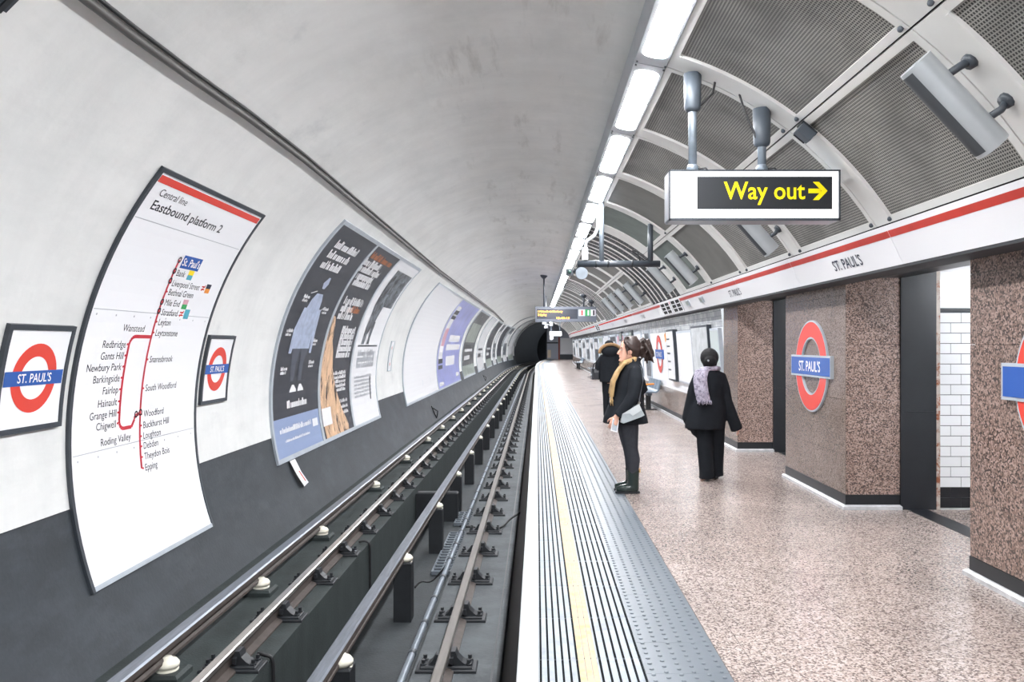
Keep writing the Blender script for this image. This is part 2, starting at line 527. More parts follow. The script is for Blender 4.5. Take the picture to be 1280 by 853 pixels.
_TX = {}
def text2d(t, bold=0.0):
    if (t, bold) in _TX:
        return _TX[(t, bold)]
    cu = bpy.data.curves.new('t', 'FONT')
    cu.body = t; cu.size = 1.0; cu.offset = bold; cu.resolution_u = 3
    o = bpy.data.objects.new('t', cu)
    C.objects.link(o)
    dg = bpy.context.evaluated_depsgraph_get()
    me = bpy.data.meshes.new_from_object(o.evaluated_get(dg))
    vs = [(v.co.x, v.co.y) for v in me.vertices]
    fs = [tuple(p.vertices) for p in me.polygons]
    bpy.data.objects.remove(o); bpy.data.curves.remove(cu); bpy.data.meshes.remove(me)
    x0 = min(v[0] for v in vs); x1 = max(v[0] for v in vs)
    vs = [(x - x0, y) for x, y in vs]
    _TX[(t, bold)] = (vs, fs, x1 - x0)
    return _TX[(t, bold)]

def add_text(mb, fn, t, u, v, size, off, align='L', width=None, bold=0.0, mi=0, rot=0):
    vs, fs, wd = text2d(t, bold)
    sx = size if width is None else width / wd
    sh = {'L': 0, 'R': -wd * sx, 'C': -wd * sx / 2}[align]
    b = len(mb.v)
    for x, y in vs:
        mb.v.append(tuple(fn(u + sh + x * sx, v + y * size, off)))
    for f in fs:
        mb.f.append(tuple(b + i for i in f)); mb.m.append(mi)

def add_rect(mb, fn, u0, u1, v0, v1, off, mi=0, nv=None, nu=1):
    if nv is None: nv = max(1, int(abs(v1 - v0) / 0.12))
    mb.grid(lambda u, v: fn(u, v, off), [u0 + (u1 - u0) * i / nu for i in range(nu + 1)], [v0 + (v1 - v0) * i / nv for i in range(nv + 1)], mi)

def add_ring(mb, fn, u, v, r0, r1, off, mi=0, n=48):
    b = len(mb.v)
    for k in range(n):
        c, s_ = math.cos(2 * math.pi * k / n), math.sin(2 * math.pi * k / n)
        mb.v.append(tuple(fn(u + r0 * c, v + r0 * s_, off)))
        mb.v.append(tuple(fn(u + r1 * c, v + r1 * s_, off)))
    for k in range(n):
        j = (k + 1) % n
        mb.f.append((b + 2 * k, b + 2 * k + 1, b + 2 * j + 1, b + 2 * j)); mb.m.append(mi)

def add_slab(mb, fn, u0, u1, v0, v1, o0, o1, mi=0, nv=None):
    """a curved or flat board of real thickness from offset o0 to o1"""
    if nv is None: nv = max(1, int(abs(v1 - v0) / 0.12))
    rings = []
    for i in range(nv + 1):
        v = v0 + (v1 - v0) * i / nv
        rings.append([fn(u0, v, o0), fn(u0, v, o1), fn(u1, v, o1), fn(u1, v, o0)])
    mb.loftp(rings, mi)

def add_line(mb, fn, pts, wd, off, mi=0):
    for (a, b), (c, d) in zip(pts[:-1], pts[1:]):
        L = math.hypot(c - a, d - b)
        if L < 1e-6: continue
        nx, ny = -(d - b) / L * wd / 2, (c - a) / L * wd / 2
        n = max(1, int(L / 0.12))
        for k in range(n):
            p = lambda t: (a + (c - a) * t, b + (d - b) * t)
            (x0, y0), (x1, y1) = p(k / n), p((k + 1) / n)
            mb.poly([fn(x0 - nx, y0 - ny, off), fn(x1 - nx, y1 - ny, off), fn(x1 + nx, y1 + ny, off), fn(x0 + nx, y0 + ny, off)], mi)

ORD = ['nearest', 'second', 'third', 'fourth', 'fifth', 'sixth', 'seventh', 'eighth', 'ninth', 'tenth', 'eleventh', 'twelfth', 'thirteenth', 'fourteenth', 'fifteenth', 'sixteenth', 'seventeenth', 'eighteenth', 'nineteenth', 'twentieth']

# ================================================================== STRUCTURE
YS = ysteps(YB, YE, 3.0, 4.0)
S_DADO = None
# dado line: (0,668) and (250,580) on the wall
ya, sa = px2wl(0.0, 668.0); yb_, sb = px2wl(250.0, 580.0); yc, sc_ = px2wl(470.0, 501.5)
S_DADO = (sa + sb + sc_) / 3
S_TOP = RL * R_(52)
def frange(a, b, n):
    return [a + (b - a) * i / n for i in range(n + 1)]
m_ = MB().grid(lambda y, s: wl(y, s), YS, frange(S_DADO, S_TOP, 24), 0, flip=False)
tag(m_.build('wall_left', M_wall, smooth=True), kind='structure', label='pale grey painted curved tunnel wall behind the track')
m_ = MB().grid(lambda y, s: wl(y, s), YS, frange(-2.3, S_DADO, 10))
m_.grid(lambda y, s: wl(y, S_DADO, s), YS, [0, 0.012], 0)
dado = tag(m_.build('wall_left_dado', M_dado, smooth=True), kind='structure', label='sooty dark lower band of the track wall')
m_ = MB().grid(lambda y, s: wl(y, s), YS, frange(S_TOP, RL * R_(112), 22))
tag(m_.build('ceiling', M_wall, smooth=True), kind='structure', label='stained grey plaster tunnel ceiling over the track')

# ---- running tunnel beyond the station, its lack of light put into the colour
m_ = MB().grid(lambda y, s: wl(y, s, 0.0), ysteps(YE, 108, 3.0), frange(-2.6, RL * R_(180), 40))
m_.loftp([[wl(108, s) for s in frange(-2.6, RL * R_(180), 40)], [wl(108.1, s) for s in frange(-2.6, RL * R_(180), 40)]], 0, caps=True)
tag(m_.build('wall_tunnel', M_unlit, smooth=True), kind='structure', label='running tunnel beyond the platform end, coloured dark as unlit')
# dirty step ring of a slightly narrower bore before the tunnel mouth
m_ = MB()
for (y0, y1, o) in ((70.0, 70.5, 0.05), (76.5, 77.3, 0.09), (YE - 0.6, YE, 0.14)):
    m_.grid(lambda y, s: wl(y, s, o), [y0, y1], frange(RL * R_(10), RL * R_(108), 24))
    m_.loftp([[wl(y0, s, 0) for s in frange(RL * R_(10), RL * R_(108), 24)], [wl(y0, s, o) for s in frange(RL * R_(10), RL * R_(108), 24)]], caps=False, closed=False)
tag(m_.build('trim_1', mat('dirty ring', (140, 143, 146), 0.6, var=0.2), smooth=True), kind='structure', label='grey ring ribs round the bore before the tunnel mouth')

# ---- track bed
ZR = EYE - 2.11        # top of running rails -0.53
ZS = ZR - 0.155        # slab level
ZP = -1.22             # pit floor
YT = ysteps(YB, 106, 3.0, 8.0)
m_ = MB().sweep([(-0.86, ZP - 0.1), (-0.25, ZP - 0.1), (-0.25, ZS), (-0.86, ZS)], YT)
tag(m_.build('floor_track_slab', M_bed), kind='structure', label='grey concrete slab carrying the platform side rail')
m_ = MB().sweep([(-1.93, ZP - 0.1), (-0.86, ZP - 0.1), (-0.86, ZP), (-1.93, ZP)], YT)
tag(m_.build('floor_track_pit', M_pit), kind='structure', label='dark pit floor between the rails')
m_ = MB().sweep([(-3.15, ZP - 0.1), (-1.915, ZP - 0.1), (-1.915, ZS), (-3.15, ZS)], YT)
tag(m_.build('floor_track_plinth', M_plinth), kind='structure', label='greenish concrete plinth under the far running rail')
m_ = MB().sweep([(-0.315, ZS), (-0.302, ZS), (-0.302, ZS + 0.004), (-0.315, ZS + 0.004)], ysteps(YB, 90))
m_.sweep([(-0.25, ZP), (-0.11, ZP), (-0.11, ZS - 0.12), (-0.25, ZS - 0.12)], ysteps(YB, 90), 0)  # black strip in the gap stands for the shade under the edge
tag(m_.build('trim_2', [M_black]), kind='structure', label='dark joint line and black strip standing for shade along the platform foot')
m_ = MB().sweep([(-0.09, ZP), (2.9, ZP), (2.9, -0.065), (-0.09, -0.065)], ysteps(YB, 86))  # riser lies in shadow under the overhang; its black colour carries that
tag(m_.build('wall_platform_riser', M_black), kind='structure', label='platform face under the white edge, coloured black for its shade')

# ---- platform floor: Empty with slabs as parts
floor = tag(empty('floor', (1.4, 0, 0)), kind='structure', label='platform floor of pink terrazzo with ridged edge strip')
FP = Vector((1.4, 0, 0))
def fpart(name, me, y):
    return put(name, me, floor, (bend(y) - FP.x, y, 0))
X_W0, X_W1, X_S1, X_T1 = -0.097, 0.0103, 0.524, 0.925
YF = 86.0
m_ = MB().sweep([(X_W0, -0.14), (X_W1 - 0.002, -0.14), (X_W1 - 0.002, 0), (X_W0 + 0.008, 0), (X_W0, -0.008)], ysteps(YB, YF))
m_.v = [(x - FP.x, y, z) for x, y, z in m_.v]
m_.build('edge_stone', M_edge, floor)['label'] = 'white painted platform edge'
# ridged slab
def ridged(detail=True):
    b = MB()
    prof = [(X_W1, 0.0)]
    mi = []
    def groove(xc, wd=0.011, dp=0.009):
        prof.extend([(xc - wd / 2, 0.0), (xc - wd / 2 + 0.0012, -dp), (xc + wd / 2 - 0.0012, -dp), (xc + wd / 2, 0.0)])
        mi.extend([0, 1, 1, 1])
    k = 9.85 / 422 * EYE
    xs = [(676.2 + 9.7 * i - VX) / 422 * EYE for i in range(6)]
    for x in xs: groove(x)
    # recess for the yellow line
    prof.extend([(0.206, 0), (0.206, -0.004), (0.2995, -0.004), (0.2995, 0)]); mi.extend([0, 0, 0, 0])
    xs = [(755 + 10.9 * i - VX) / 422 * EYE for i in range(6)]
    for x in xs: groove(x, 0.012 if x < 0.51 else 0.015)
    prof.append((X_S1, 0.0)); mi.append(0)
    prof.extend([(X_S1, -0.04), (X_W1, -0.04)]); mi.extend([0, 0, 0])
    b.loftp([[(x, 0.0015, z) for x, z in prof], [(x, 0.5985, z) for x, z in prof]], mi[:len(prof)] + [0] * (len(prof) - len(mi)))
    return b.mesh('ridged_slab', [M_ridge, M_groove])
me = ridged()
n = 0
y = 3.99 - 0.6 * 2
while y < YF - 0.6:
    fpart('ridged_slab', me, y)
    y += 0.6
m_ = MB().box(X_W1 - FP.x, X_S1 - FP.x, YB, 3.99 - 1.2, -0.04, 0)
m_.build('ridged_strip', M_ridge, floor)
m_ = MB()
for a, b in ((0.2075, 0.2365), (0.2405, 0.2685), (0.2725, 0.298)):
    m_.sweep([(a - FP.x, -0.004), (b - FP.x, -0.004), (b - FP.x, 0.0015), (a - FP.x, 0.0015)], ysteps(YB, YF))
m_.build('yellow_line', M_yline, floor)['label'] = 'worn pale yellow safety line'
m_ = MB().sweep([(X_W1 - FP.x, -0.06), (X_S1 - FP.x, -0.06), (X_S1 - FP.x, -0.045), (X_W1 - FP.x, -0.045)], ysteps(YB, YF))
m_.build('slab_bedding', M_groove, floor)
# tactile slabs with blisters
def tactile(blist):
    b = MB().box(X_S1 + 0.001, X_T1, 0.001, 0.399, -0.04, 0)
    if blist:
        p = 0.4 / 6
        for i in range(6):
            for j in range(6):
                cx, cy = X_S1 + 0.034 + i * p, p * (j + (0.25 if i % 2 else 0.75))
                b.loftp([[(cx + r * math.cos(2 * math.pi * k / 8), cy + r * math.sin(2 * math.pi * k / 8), z) for k in range(8)] for r, z in ((0.0125, -0.001), (0.0095, 0.0045), (0.005, 0.0055))])
    return b.mesh('tactile_slab', M_tact)
me, me2 = tactile(True), tactile(False)
y = 2.6
while y < YF - 0.4:
    fpart('tactile_slab', me if y < 30 else me2, y)
    y += 0.4
MB().box(X_S1 - FP.x, X_T1 - FP.x, YB, 2.6, -0.04, 0).build('tactile_strip', M_tact, floor)
# terrazzo slabs
cols = [(X_T1 + 0.004, 1.068), (1.072, 1.748), (1.752, 2.728), (2.732, 2.95)]
for ci, (a, b) in enumerate(cols):
    me = MB().box(a, b, 0.0012, 0.6288, -0.04, 0 if ci != 3 else 0.001).mesh('terrazzo_slab', M_floor)
    y = 4.43 - 0.63 * 4
    while y < 42:
        fpart('terrazzo_slab', me, y)
        y += 0.63
    y_far = y
    MB().box(a - FP.x, b - FP.x, YB, 4.43 - 0.63 * 4, -0.04, 0).build('terrazzo_strip', M_floor, floor)
m_ = MB().sweep([(X_T1 - FP.x, -0.04), (3.1 - FP.x, -0.04), (3.1 - FP.x, 0), (X_T1 - FP.x, 0)], ysteps(y_far, YF))
m_.build('terrazzo_strip', M_floor, floor)
m_ = MB().sweep([(X_T1 - FP.x, -0.06), (3.1 - FP.x, -0.06), (3.1 - FP.x, -0.004), (X_T1 - FP.x, -0.004)], ysteps(YB, y_far))
m_.build('joint_bedding', M_fjoint, floor)

# ---- openings and pillars on the right
PX = 2.96
bays = [(-5.0, -0.6), (1.42, 3.3), ]
pillars = [(-0.57, 1.33), (3.51, 5.41), (7.59, 9.42), (11.67, 12.55)]
ZSOF = 2.28
courses = [0.14, 0.52, 1.05, 1.58, 2.06, 2.30]
plabel = {(3.51, 5.41): 'brown granite pillar at the right edge of the picture', (7.59, 9.42): 'brown granite pillar between the two passage openings', (11.67, 12.55): 'narrow brown granite pillar beyond the walking person', (-0.57, 1.33): 'granite pillar beside the viewer'}
for (y0, y1) in pillars:
    p = tag(empty('pillar', (PX, y0, 0)), plabel[(y0, y1)], 'pillar', kind='structure')
    def pb(name, b, m):
        b.v = [(x - PX, y - y0, z) for x, y, z in b.v]
        return b.build(name, m, p)
    pb('core', MB().box(PX + 0.025, 3.5, y0 + 0.02, y1 - 0.02, 0, 2.4), M_void)
    long_ = y1 - y0 > 1
    ysplit = [y0, (y0 + y1) / 2, y1] if long_ else [y0, y1]
    for a, b in zip(courses[:-1], courses[1:]):
        for c, d in zip(ysplit[:-1], ysplit[1:]):
            pb('granite_panel', MB().box(PX, PX + 0.03, c + 0.0015, d - 0.0015, a + 0.0015, b - 0.0015), M_gran3 if y1 < 6 else M_gran2)
        for yy, sgn in ((y0, 1), (y1, -1)):
            pb('granite_panel', MB().box(PX + 0.001, 3.48, min(yy, yy + 0.03 * sgn), max(yy, yy + 0.03 * sgn), a + 0.0015, b - 0.0015), M_gran)
    pb('skirting', MB().box(PX - 0.004, 3.484, y0 - 0.004, y1 + 0.004, 0.045, 0.138), M_black)
    b = MB().bevbox(PX - 0.035, 3.49, y0 - 0.035, y1 + 0.035, 0, 0.045, 0.015)
    pb('kerb', b, M_kerb)
# dark frames and tiled passages between the pillars
def passage(y0, y1, idx):
    """cross passage from y0 (near side) to y1 (far side), both seen from the platform"""
    o = tag(empty('wall_passage', (3.5, y1, 0)), kind='structure', label='white tiled cross passage, ' + ('nearer opening between the granite pillars' if idx == 0 else 'farther opening between the granite pillars' if idx == 1 else 'opening beside the viewer'))
    def pb(name, b, m):
        b.v = [(x - 3.5, y - y1, z) for x, y, z in b.v]
        return b.build(name, m, o)
    for yy, s in ((y1, -1), (y0, 1)):
        f = MB()
        a, b = sorted((yy + 0.02 * s, yy - 0.3 * s))
        f.box(3.482, 3.82, a, b, 0, ZSOF + 0.1)
        for z in (0.93, 1.62):
            a2, b2 = sorted((yy + 0.02 * s, yy + 0.026 * s))
            f.box(3.5, 3.8, a2, b2, z, z + 0.012)
        pb('steel_frame', f, M_dark)
        pb('rusty_edge', MB().box(3.82, 3.86, min(yy + 0.012 * s, yy - 0.2 * s), max(yy + 0.012 * s, yy - 0.2 * s), 0, ZSOF + 0.1), M_rustp)
        bw, bh = 0.204, 0.1
        a, b = sorted((yy, yy - 0.2 * s))
        pb('grout_bed', MB().box(3.86, 7.0, a, b, 0, ZSOF + 0.1), M_grout)
        tiles = {}
        for r in range(19):
            z0 = 0.015 + r * 0.0985
            black = r < 2
            x = 3.86 - (0.1 if r % 2 else 0.0)
            cnt = 0
            while x < 6.9:
                c, d = max(3.861, x), min(7.0, x + bw)
                if d - c > 0.02 and (x < 5.6 or idx == 0) and s == -1:
                    key = (black, round(d - c, 3))
                    if key not in tiles:
                        tiles[key] = MB().box(0.003, d - c - 0.003, -0.006, 0, 0.003, 0.0955).mesh('wall_tile', M_tileb if black else M_tilew)
                    put('wall_tile', tiles[key], o, (c - 3.5, yy - y1, z0))
                x += bw
        if s == 1:
            pb('tile_sheet', MB().box(3.86, 7.0, yy, yy + 0.006, 0.2, 1.9), M_tilew)
        a, b = sorted((yy, yy + 0.012 * s))
        pb('rail_strip', MB().box(3.86, 7.0, a, b, 1.905, 1.925), M_black)
        pb('upper_panel', MB().box(3.86, 7.0, min(yy, yy + 0.008 * s), max(yy, yy + 0.008 * s), 1.93, ZSOF), M_white)
        pb('kerb', MB().box(3.86, 7.0, min(yy, yy + 0.02 * s), max(yy, yy + 0.02 * s), 0, 0.015), M_kerb)
    pb('end_wall', MB().box(7.0, 7.1, y0 - 0.2, y1 + 0.2, 0, ZSOF + 0.1), M_tilew)
    pb('soffit', MB().box(3.4, 7.1, y0 - 0.3, y1 + 0.3, ZSOF, ZSOF + 0.1), M_white)
    pb('lintel', MB().box(2.98, 3.5, y0 - 0.01, y1 + 0.01, ZSOF - 0.06, ZSOF + 0.12), M_dark)
    fl = MB().box(2.95, 3.54, y0 - 0.05, y1 + 0.05, -0.04, 0)
    fl.box(3.74, 7.0, y0 - 0.05, y1 + 0.05, -0.04, 0)
    pb('passage_floor', fl, M_floor)
    pb('threshold', MB().box(3.54, 3.74, y0 - 0.05, y1 + 0.05, -0.04, 0.001), M_dark)
    lp = empty('passage_lamp', (4.9, (y0 + y1) / 2, ZSOF - 0.001))
    tag(lp, 'tube lamp under the soffit of the ' + ['nearer', 'farther', 'viewer side'][idx] + ' tiled passage', 'lamp')
    MB().box(-0.5, 0.5, -0.08, 0.08, -0.05, 0).build('housing', M_house, lp)
    MB().limb([(-0.46, 0, -0.07), (0.46, 0, -0.07)], 0.03, 10).build('tube', M_lens2, lp)
passage(5.41, 7.59, 0)
passage(9.42, 11.67, 1)
passage(1.33, 3.51, 2)
# lintel band above pillars, behind the fascia
m_ = MB().sweep([(2.965, 2.28), (3.6, 2.28), (3.6, 2.6), (2.965, 2.6)], ysteps(YB, 12.6))
tag(m_.build('trim_3', M_dark), kind='structure', label='dark stone band above the passage openings')
m_ = MB().box(2.97, 3.05, YB, -0.57, 0, 2.3)
tag(m_.build('wall_right_behind', M_gran2), kind='structure', label='granite wall beside and behind the viewer')

# ---- right wall of the farther platform
YW = 12.55
ysr = ysteps(YW, YF, 3.0, 6.0)
def wr(y, z, off=0.0):
    """right wall above its dado: leans slightly into the platform"""
    x = 3.02 - 0.11 * max(0.0, (z - 0.6) / 1.6) ** 1.5 - off
    return (x + bend(y), y, z)
m_ = MB().grid(lambda y, z: wr(y, z), ysr, frange(0.6, 1.86, 6), flip=True)
tag(m_.build('wall_right', M_white, smooth=True), kind='structure', label='white lining of the platform wall beyond the pillars')
m_ = MB().grid(lambda y, z: wr(y, z), ysr, frange(1.86, 2.45, 4), uv=True, flip=True)
tag(m_.build('wall_right_tiles', M_tileup, smooth=True), kind='structure', label='band of small grey tiles below the fascia')
m_ = MB().sweep([(2.98, 0.13), (3.1, 0.13), (3.1, 0.6), (3.0, 0.6), (2.98, 0.59)], ysr)
tag(m_.build('wall_right_dado', M_gran2), kind='structure', label='low brown granite dado of the far platform')
m_ = MB().sweep([(2.972, 0.045), (3.1, 0.045), (3.1, 0.13), (2.972, 0.13)], ysr)
tag(m_.build('baseboard_right', M_black), kind='structure', label='black skirting under the granite dado')
m_ = MB().sweep([(2.93, 0), (3.1, 0), (3.1, 0.045), (2.94, 0.045)], ysr)
tag(m_.build('baseboard_right_kerb', M_kerb), kind='structure', label='pale kerb strip under the black skirting')

# ---- fascia along the right
FX0, FZ0 = 2.72, 2.178       # lower lip
FX1, FZ1 = 2.587, 2.462     # top
fl_ = math.hypot(FX1 - FX0, FZ1 - FZ0)
fnx, fnz = -(FZ1 - FZ0) / fl_, (FX1 - FX0) / fl_   # outward normal (towards track, down)
def fas(u, v, off=0.0):
    """fascia: u along -Y (so text reads from the platform), v up the slope"""
    y = -u
    t = v / fl_
    return (FX0 + (FX1 - FX0) * t + fnx * off + bend(y), y, FZ0 + (FZ1 - FZ0) * t + fnz * off)
trim = tag(empty('trim_4', (FX0, 6, FZ0)), kind='structure', label='white fascia with a red stripe along the right wall')
T0 = Vector((FX0, 6, FZ0))
def tp(name, b, m, parent=None):
    b.v = [(x - T0.x, y - T0.y, z - T0.z) for x, y, z in b.v]
    return b.build(name, m, parent or trim)
joint0, pitch = 5.877, 2.277
y = joint0 - 5 * pitch
k = 0
while y < 85:
    a, b = y + 0.003, min(y + pitch - 0.003, 86)
    seg = frange(-b, -a, 1 if a < 54 else 2)
    q = MB()
    for s0, s1 in zip(seg[:-1], seg[1:]):
        q.loftp([[fas(s0, 0, 0), fas(s0, fl_, 0), fas(s0, fl_, -0.02), fas(s0, 0, -0.05)], [fas(s1, 0, 0), fas(s1, fl_, 0), fas(s1, fl_, -0.02), fas(s1, 0, -0.05)]])
    pan = tp('fascia_panel', q, M_white)
    q = MB()
    add_rect(q, fas, -b, -a, fl_ * 0.70, fl_ * 0.87, 0.002, nv=1, nu=2)
    tp('red_stripe', q, M_stripe if y < 20 else M_red, pan)
    for yc in [-t for t in (6.82, 10.68, 19.9, 23.8, 27.8, 35.2, 39.6) if a < t < b]:
        q = MB()
        add_text(q, fas, "ST. PAUL'S", yc, fl_ * 0.22, 0.135, 0.003, 'C', bold=0.012)
        tp('station_name', q, M_navy, pan)
    y += pitch; k += 1
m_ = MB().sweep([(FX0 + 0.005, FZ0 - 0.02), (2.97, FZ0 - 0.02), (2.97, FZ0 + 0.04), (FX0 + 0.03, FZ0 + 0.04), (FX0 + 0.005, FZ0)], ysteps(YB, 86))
tag(m_.build('trim_5', mat('shaded soffit grey', (52, 54, 58), 0.7)), kind='structure', label='underside of the fascia, grey darkened for shade')  # colour darkened to deepen the shade under the fascia

# ---- cladding vault on the right
TH0, TH1, THM = 32.5, 72.8, 52.0
clad = tag(empty('ceiling_cladding', (0, 0, 0)), kind='structure', label='white framed mesh panels of the platform vault')
m_ = MB().grid(lambda y, t: vault(y, t, -0.16), YS + [86], frange(28, 72.5, 16))
m_.build('backing', M_void, clad, smooth=True)
PITCH = 1.978
SEAM0 = 6.08
def arc_slab(y0, y1, t0, t1, o0, o1, m=None, n=None):
    b = MB()
    n = n or max(2, int(abs(t1 - t0) / 3))
    rings = []
    for i in range(n + 1):
        t = t0 + (t1 - t0) * i / n
        rings.append([vault(y0, t, o0), vault(y0, t, o1), vault(y1, t, o1), vault(y1, t, o0)])
    return b.loftp(rings)
for k in range(-5, 39):
    y1 = SEAM0 + PITCH * k            # far seam
    y0 = y1 - PITCH                   # near seam
    if y1 > 85.5: break
    dark = (14.7 < y0 + 1 < 18.4) or (26.5 < y0 + 1 < 30.7) or (46 < y0 + 1 < 51)
    for (ta, tb, up) in ((THM, TH1, True), (TH0, THM, False)):
        ga, gb = ta + 1.15, tb - 1.15
        g0, g1 = y0 + 0.07, y1 - 0.29
        if dark:
            ribs = MB()
            pan = arc_slab(y0 + 0.006, y1 - 0.006, ta + 0.1, tb - 0.1, -0.05, -0.022).build('segment_panel', M_seg, clad)
            for (r0, r1) in ((0.0, 0.05), (0.46, 0.485), (0.93, 0.955), (1.0, 1.025), (1.45, 1.475), (1.92, 1.97)) if y0 > 15.5 else ((0.0, 0.42), (0.85, 0.875), (1.3, 1.325), (1.37, 1.395), (1.92, 1.97)):
                q = arc_slab(y0 + r0 + 0.005, y0 + r1, ta + 0.1, tb - 0.1, -0.03, -0.008 if r1 - r0 < 0.2 else 0.0)
                q.build('rib', M_panel, pan)
            q = MB()
            for yy in frange(y0 + 0.2, y1 - 0.2, 1):
                pass
            nb = 9
            for j in range(nb):
                t = ta + (tb - ta) * (j + 0.5) / nb
                z = arc_slab(y0 + 0.15, y1 - 0.15, t - 0.12, t + 0.12, -0.03, -0.018, n=1)
                z.build('flange', M_frame, pan)
            continue
        # plain frame with a rectangular opening holding the mesh
        fr = MB()
        for (a, b, c, d) in ((y0 + 0.006, g0, ta + 0.12, tb - 0.12), (g1, y1 - 0.006, ta + 0.12, tb - 0.12), (g0, g1, ta + 0.12, ga), (g0, g1, gb, tb - 0.12)):
            q = arc_slab(a, b, c, d, -0.03, 0.0)
            bs = len(fr.v); fr.v += q.v; fr.f += [tuple(i + bs for i in f) for f in q.f]; fr.m += q.m
        pan = smooth_by_angle(fr.build('ceiling_panel', M_panel, clad), 30)
        q = MB().grid(lambda y, t: vault(y, t, -0.012), [g0, g1], frange(ga, gb, 8), uv=True)
        q.uv = {i: (u, R_(t) * RV) for i, (u, t) in q.uv.items()}
        gm = M_grille if y1 < 11 else (M_grille3 if 13 < y1 < 14.6 else M_grille2)
        q.build('mesh_grille', gm, pan, smooth=True)
        if y1 < 13:
            # small raised bead at the far side and a fixing knob at the corner
            q = arc_slab(g1 + 0.0, g1 + 0.03, ga, gb, 0.0, 0.012)
            q.build('bead', M_panel, pan, smooth=False)
            for yy, tt in ((g1 + 0.02, ta + 0.7), (g0 - 0.02, ta + 0.7)):
                q = MB().ell(vault(yy, tt, 0.008), (0.018, 0.018, 0.018), 8, 6)
                q.build('fixing_knob', M_cone, pan, smooth=True)

# ---- fluorescent light line
for k in range(-5, 38):
    y1 = SEAM0 + 0.02 + PITCH * k
    y0 = y1 - PITCH
    if y1 > 83: break
    vis = k + 1
    o = empty('ceiling_light', (0.87 + bend(y0), (y0 + y1) / 2, 3.75))
    O = Vector(o.location)
    if vis < 0: lab = 'fluorescent ceiling light in the row running back behind the viewer'
    elif vis < 16: lab = ('lit fluorescent light nearest the top of the picture in the ceiling row' if vis == 0 else ORD[vis] + ' lit fluorescent light from the top of the picture in the row')
    else: lab = 'tiny far fluorescent light at the distant end of the ceiling row'
    tag(o, lab, 'light', 'row of fluorescent ceiling lights')
    bx = bend((y0 + y1) / 2)
    prof = [(0.760, 4.02), (0.750, 3.756), (0.990, 3.708), (1.012, 3.87)]
    b = MB().loftp([[(x + bend(y) - O.x, y - O.y, z - O.z) for x, z in prof] for y in (y0 + 0.006, y1 - 0.006)])
    b.build('housing', M_house, o)
    # diffuser: rounded-end lens on the tilted underside
    dx, dz = (0.990 - 0.750), (3.708 - 3.756)
    L = math.hypot(dx, dz); dx /= L; dz /= L
    mx, mz = 0.8755, 3.7302
    def lens(yy, t, d):
        return (mx + dx * t + dz * d + bend((y0 + y1) / 2) - O.x, yy - O.y, mz + dz * t - dx * d - O.z)
    hw, r = 0.095, 0.08
    def outline(hw, e):
        pts = []
        cs = [(y0 + 0.12 + e + r, -hw + r, 180, 270), (y1 - 0.17 - e - r, -hw + r, 270, 360), (y1 - 0.17 - e - r, hw - r, 0, 90), (y0 + 0.12 + e + r, hw - r, 90, 180)]
        for cy, ct, a0, a1 in cs:
            for i in range(5):
                a = R_(a0 + (a1 - a0) * i / 4)
                pts.append((cy + r * math.cos(a), ct + r * math.sin(a)))
        return pts
    b = MB()
    b.loftp([[lens(p, t, -0.01) for p, t in outline(hw, 0)], [lens(p, t, 0.001) for p, t in outline(hw, 0.0)], [lens(p, t, 0.005) for p, t in outline(hw - 0.012, 0.012)]])
    b.build('diffuser', M_lens, o)
    if 0 <= vis < 6:
        b = MB()
        for yy in (y1 - 0.04, y0 + 0.035):
            for t in (-0.11, 0.11):
                b = MB().cyl(lens(yy, t, 0.0), lens(yy, t, 0.008), 0.008, 8)
                b.build('screw', M_frame, o)

# ---- end wall of the platform
xe = bend(86)
o = tag(empty('wall_end', (1.2 + xe, 86, 0)), kind='structure', label='blue grey end wall closing the far platform')
def eb(name, x0, x1, z0, z1, m, d=0.0, t=0.1):
    return MB().box(x0 - 1.2, x1 - 1.2, -d, t, z0, z1).build(name, m, o)
eb('wall_panel', 0.0, 3.3, 0, 4.2, M_endw)
eb('white_panel', 1.45, 2.9, 0.55, 2.3, M_white, 0.05)
eb('door_frame', 1.22, 1.4, 0, 2.4, M_redwood, 0.06)
eb('lit_poster', 0.06, 0.42, 0.15, 1.0, mat('cream poster', (230, 214, 190), 0.4), 0.03)
eb('dark_band', 0, 1.2, 1.7, 1.85, M_frame, 0.03)
eb('low_wall', 1.4, 3.0, 0, 0.5, M_frame, 0.06)
# close the bore behind the end wall, above the platform side
m_ = MB().box(xe - 0.1, xe + 3.6, 86.1, 86.3, -1.4, 4.3)
tag(m_.build('wall_end_core', M_unlit), kind='structure', label='dark core behind the end wall')
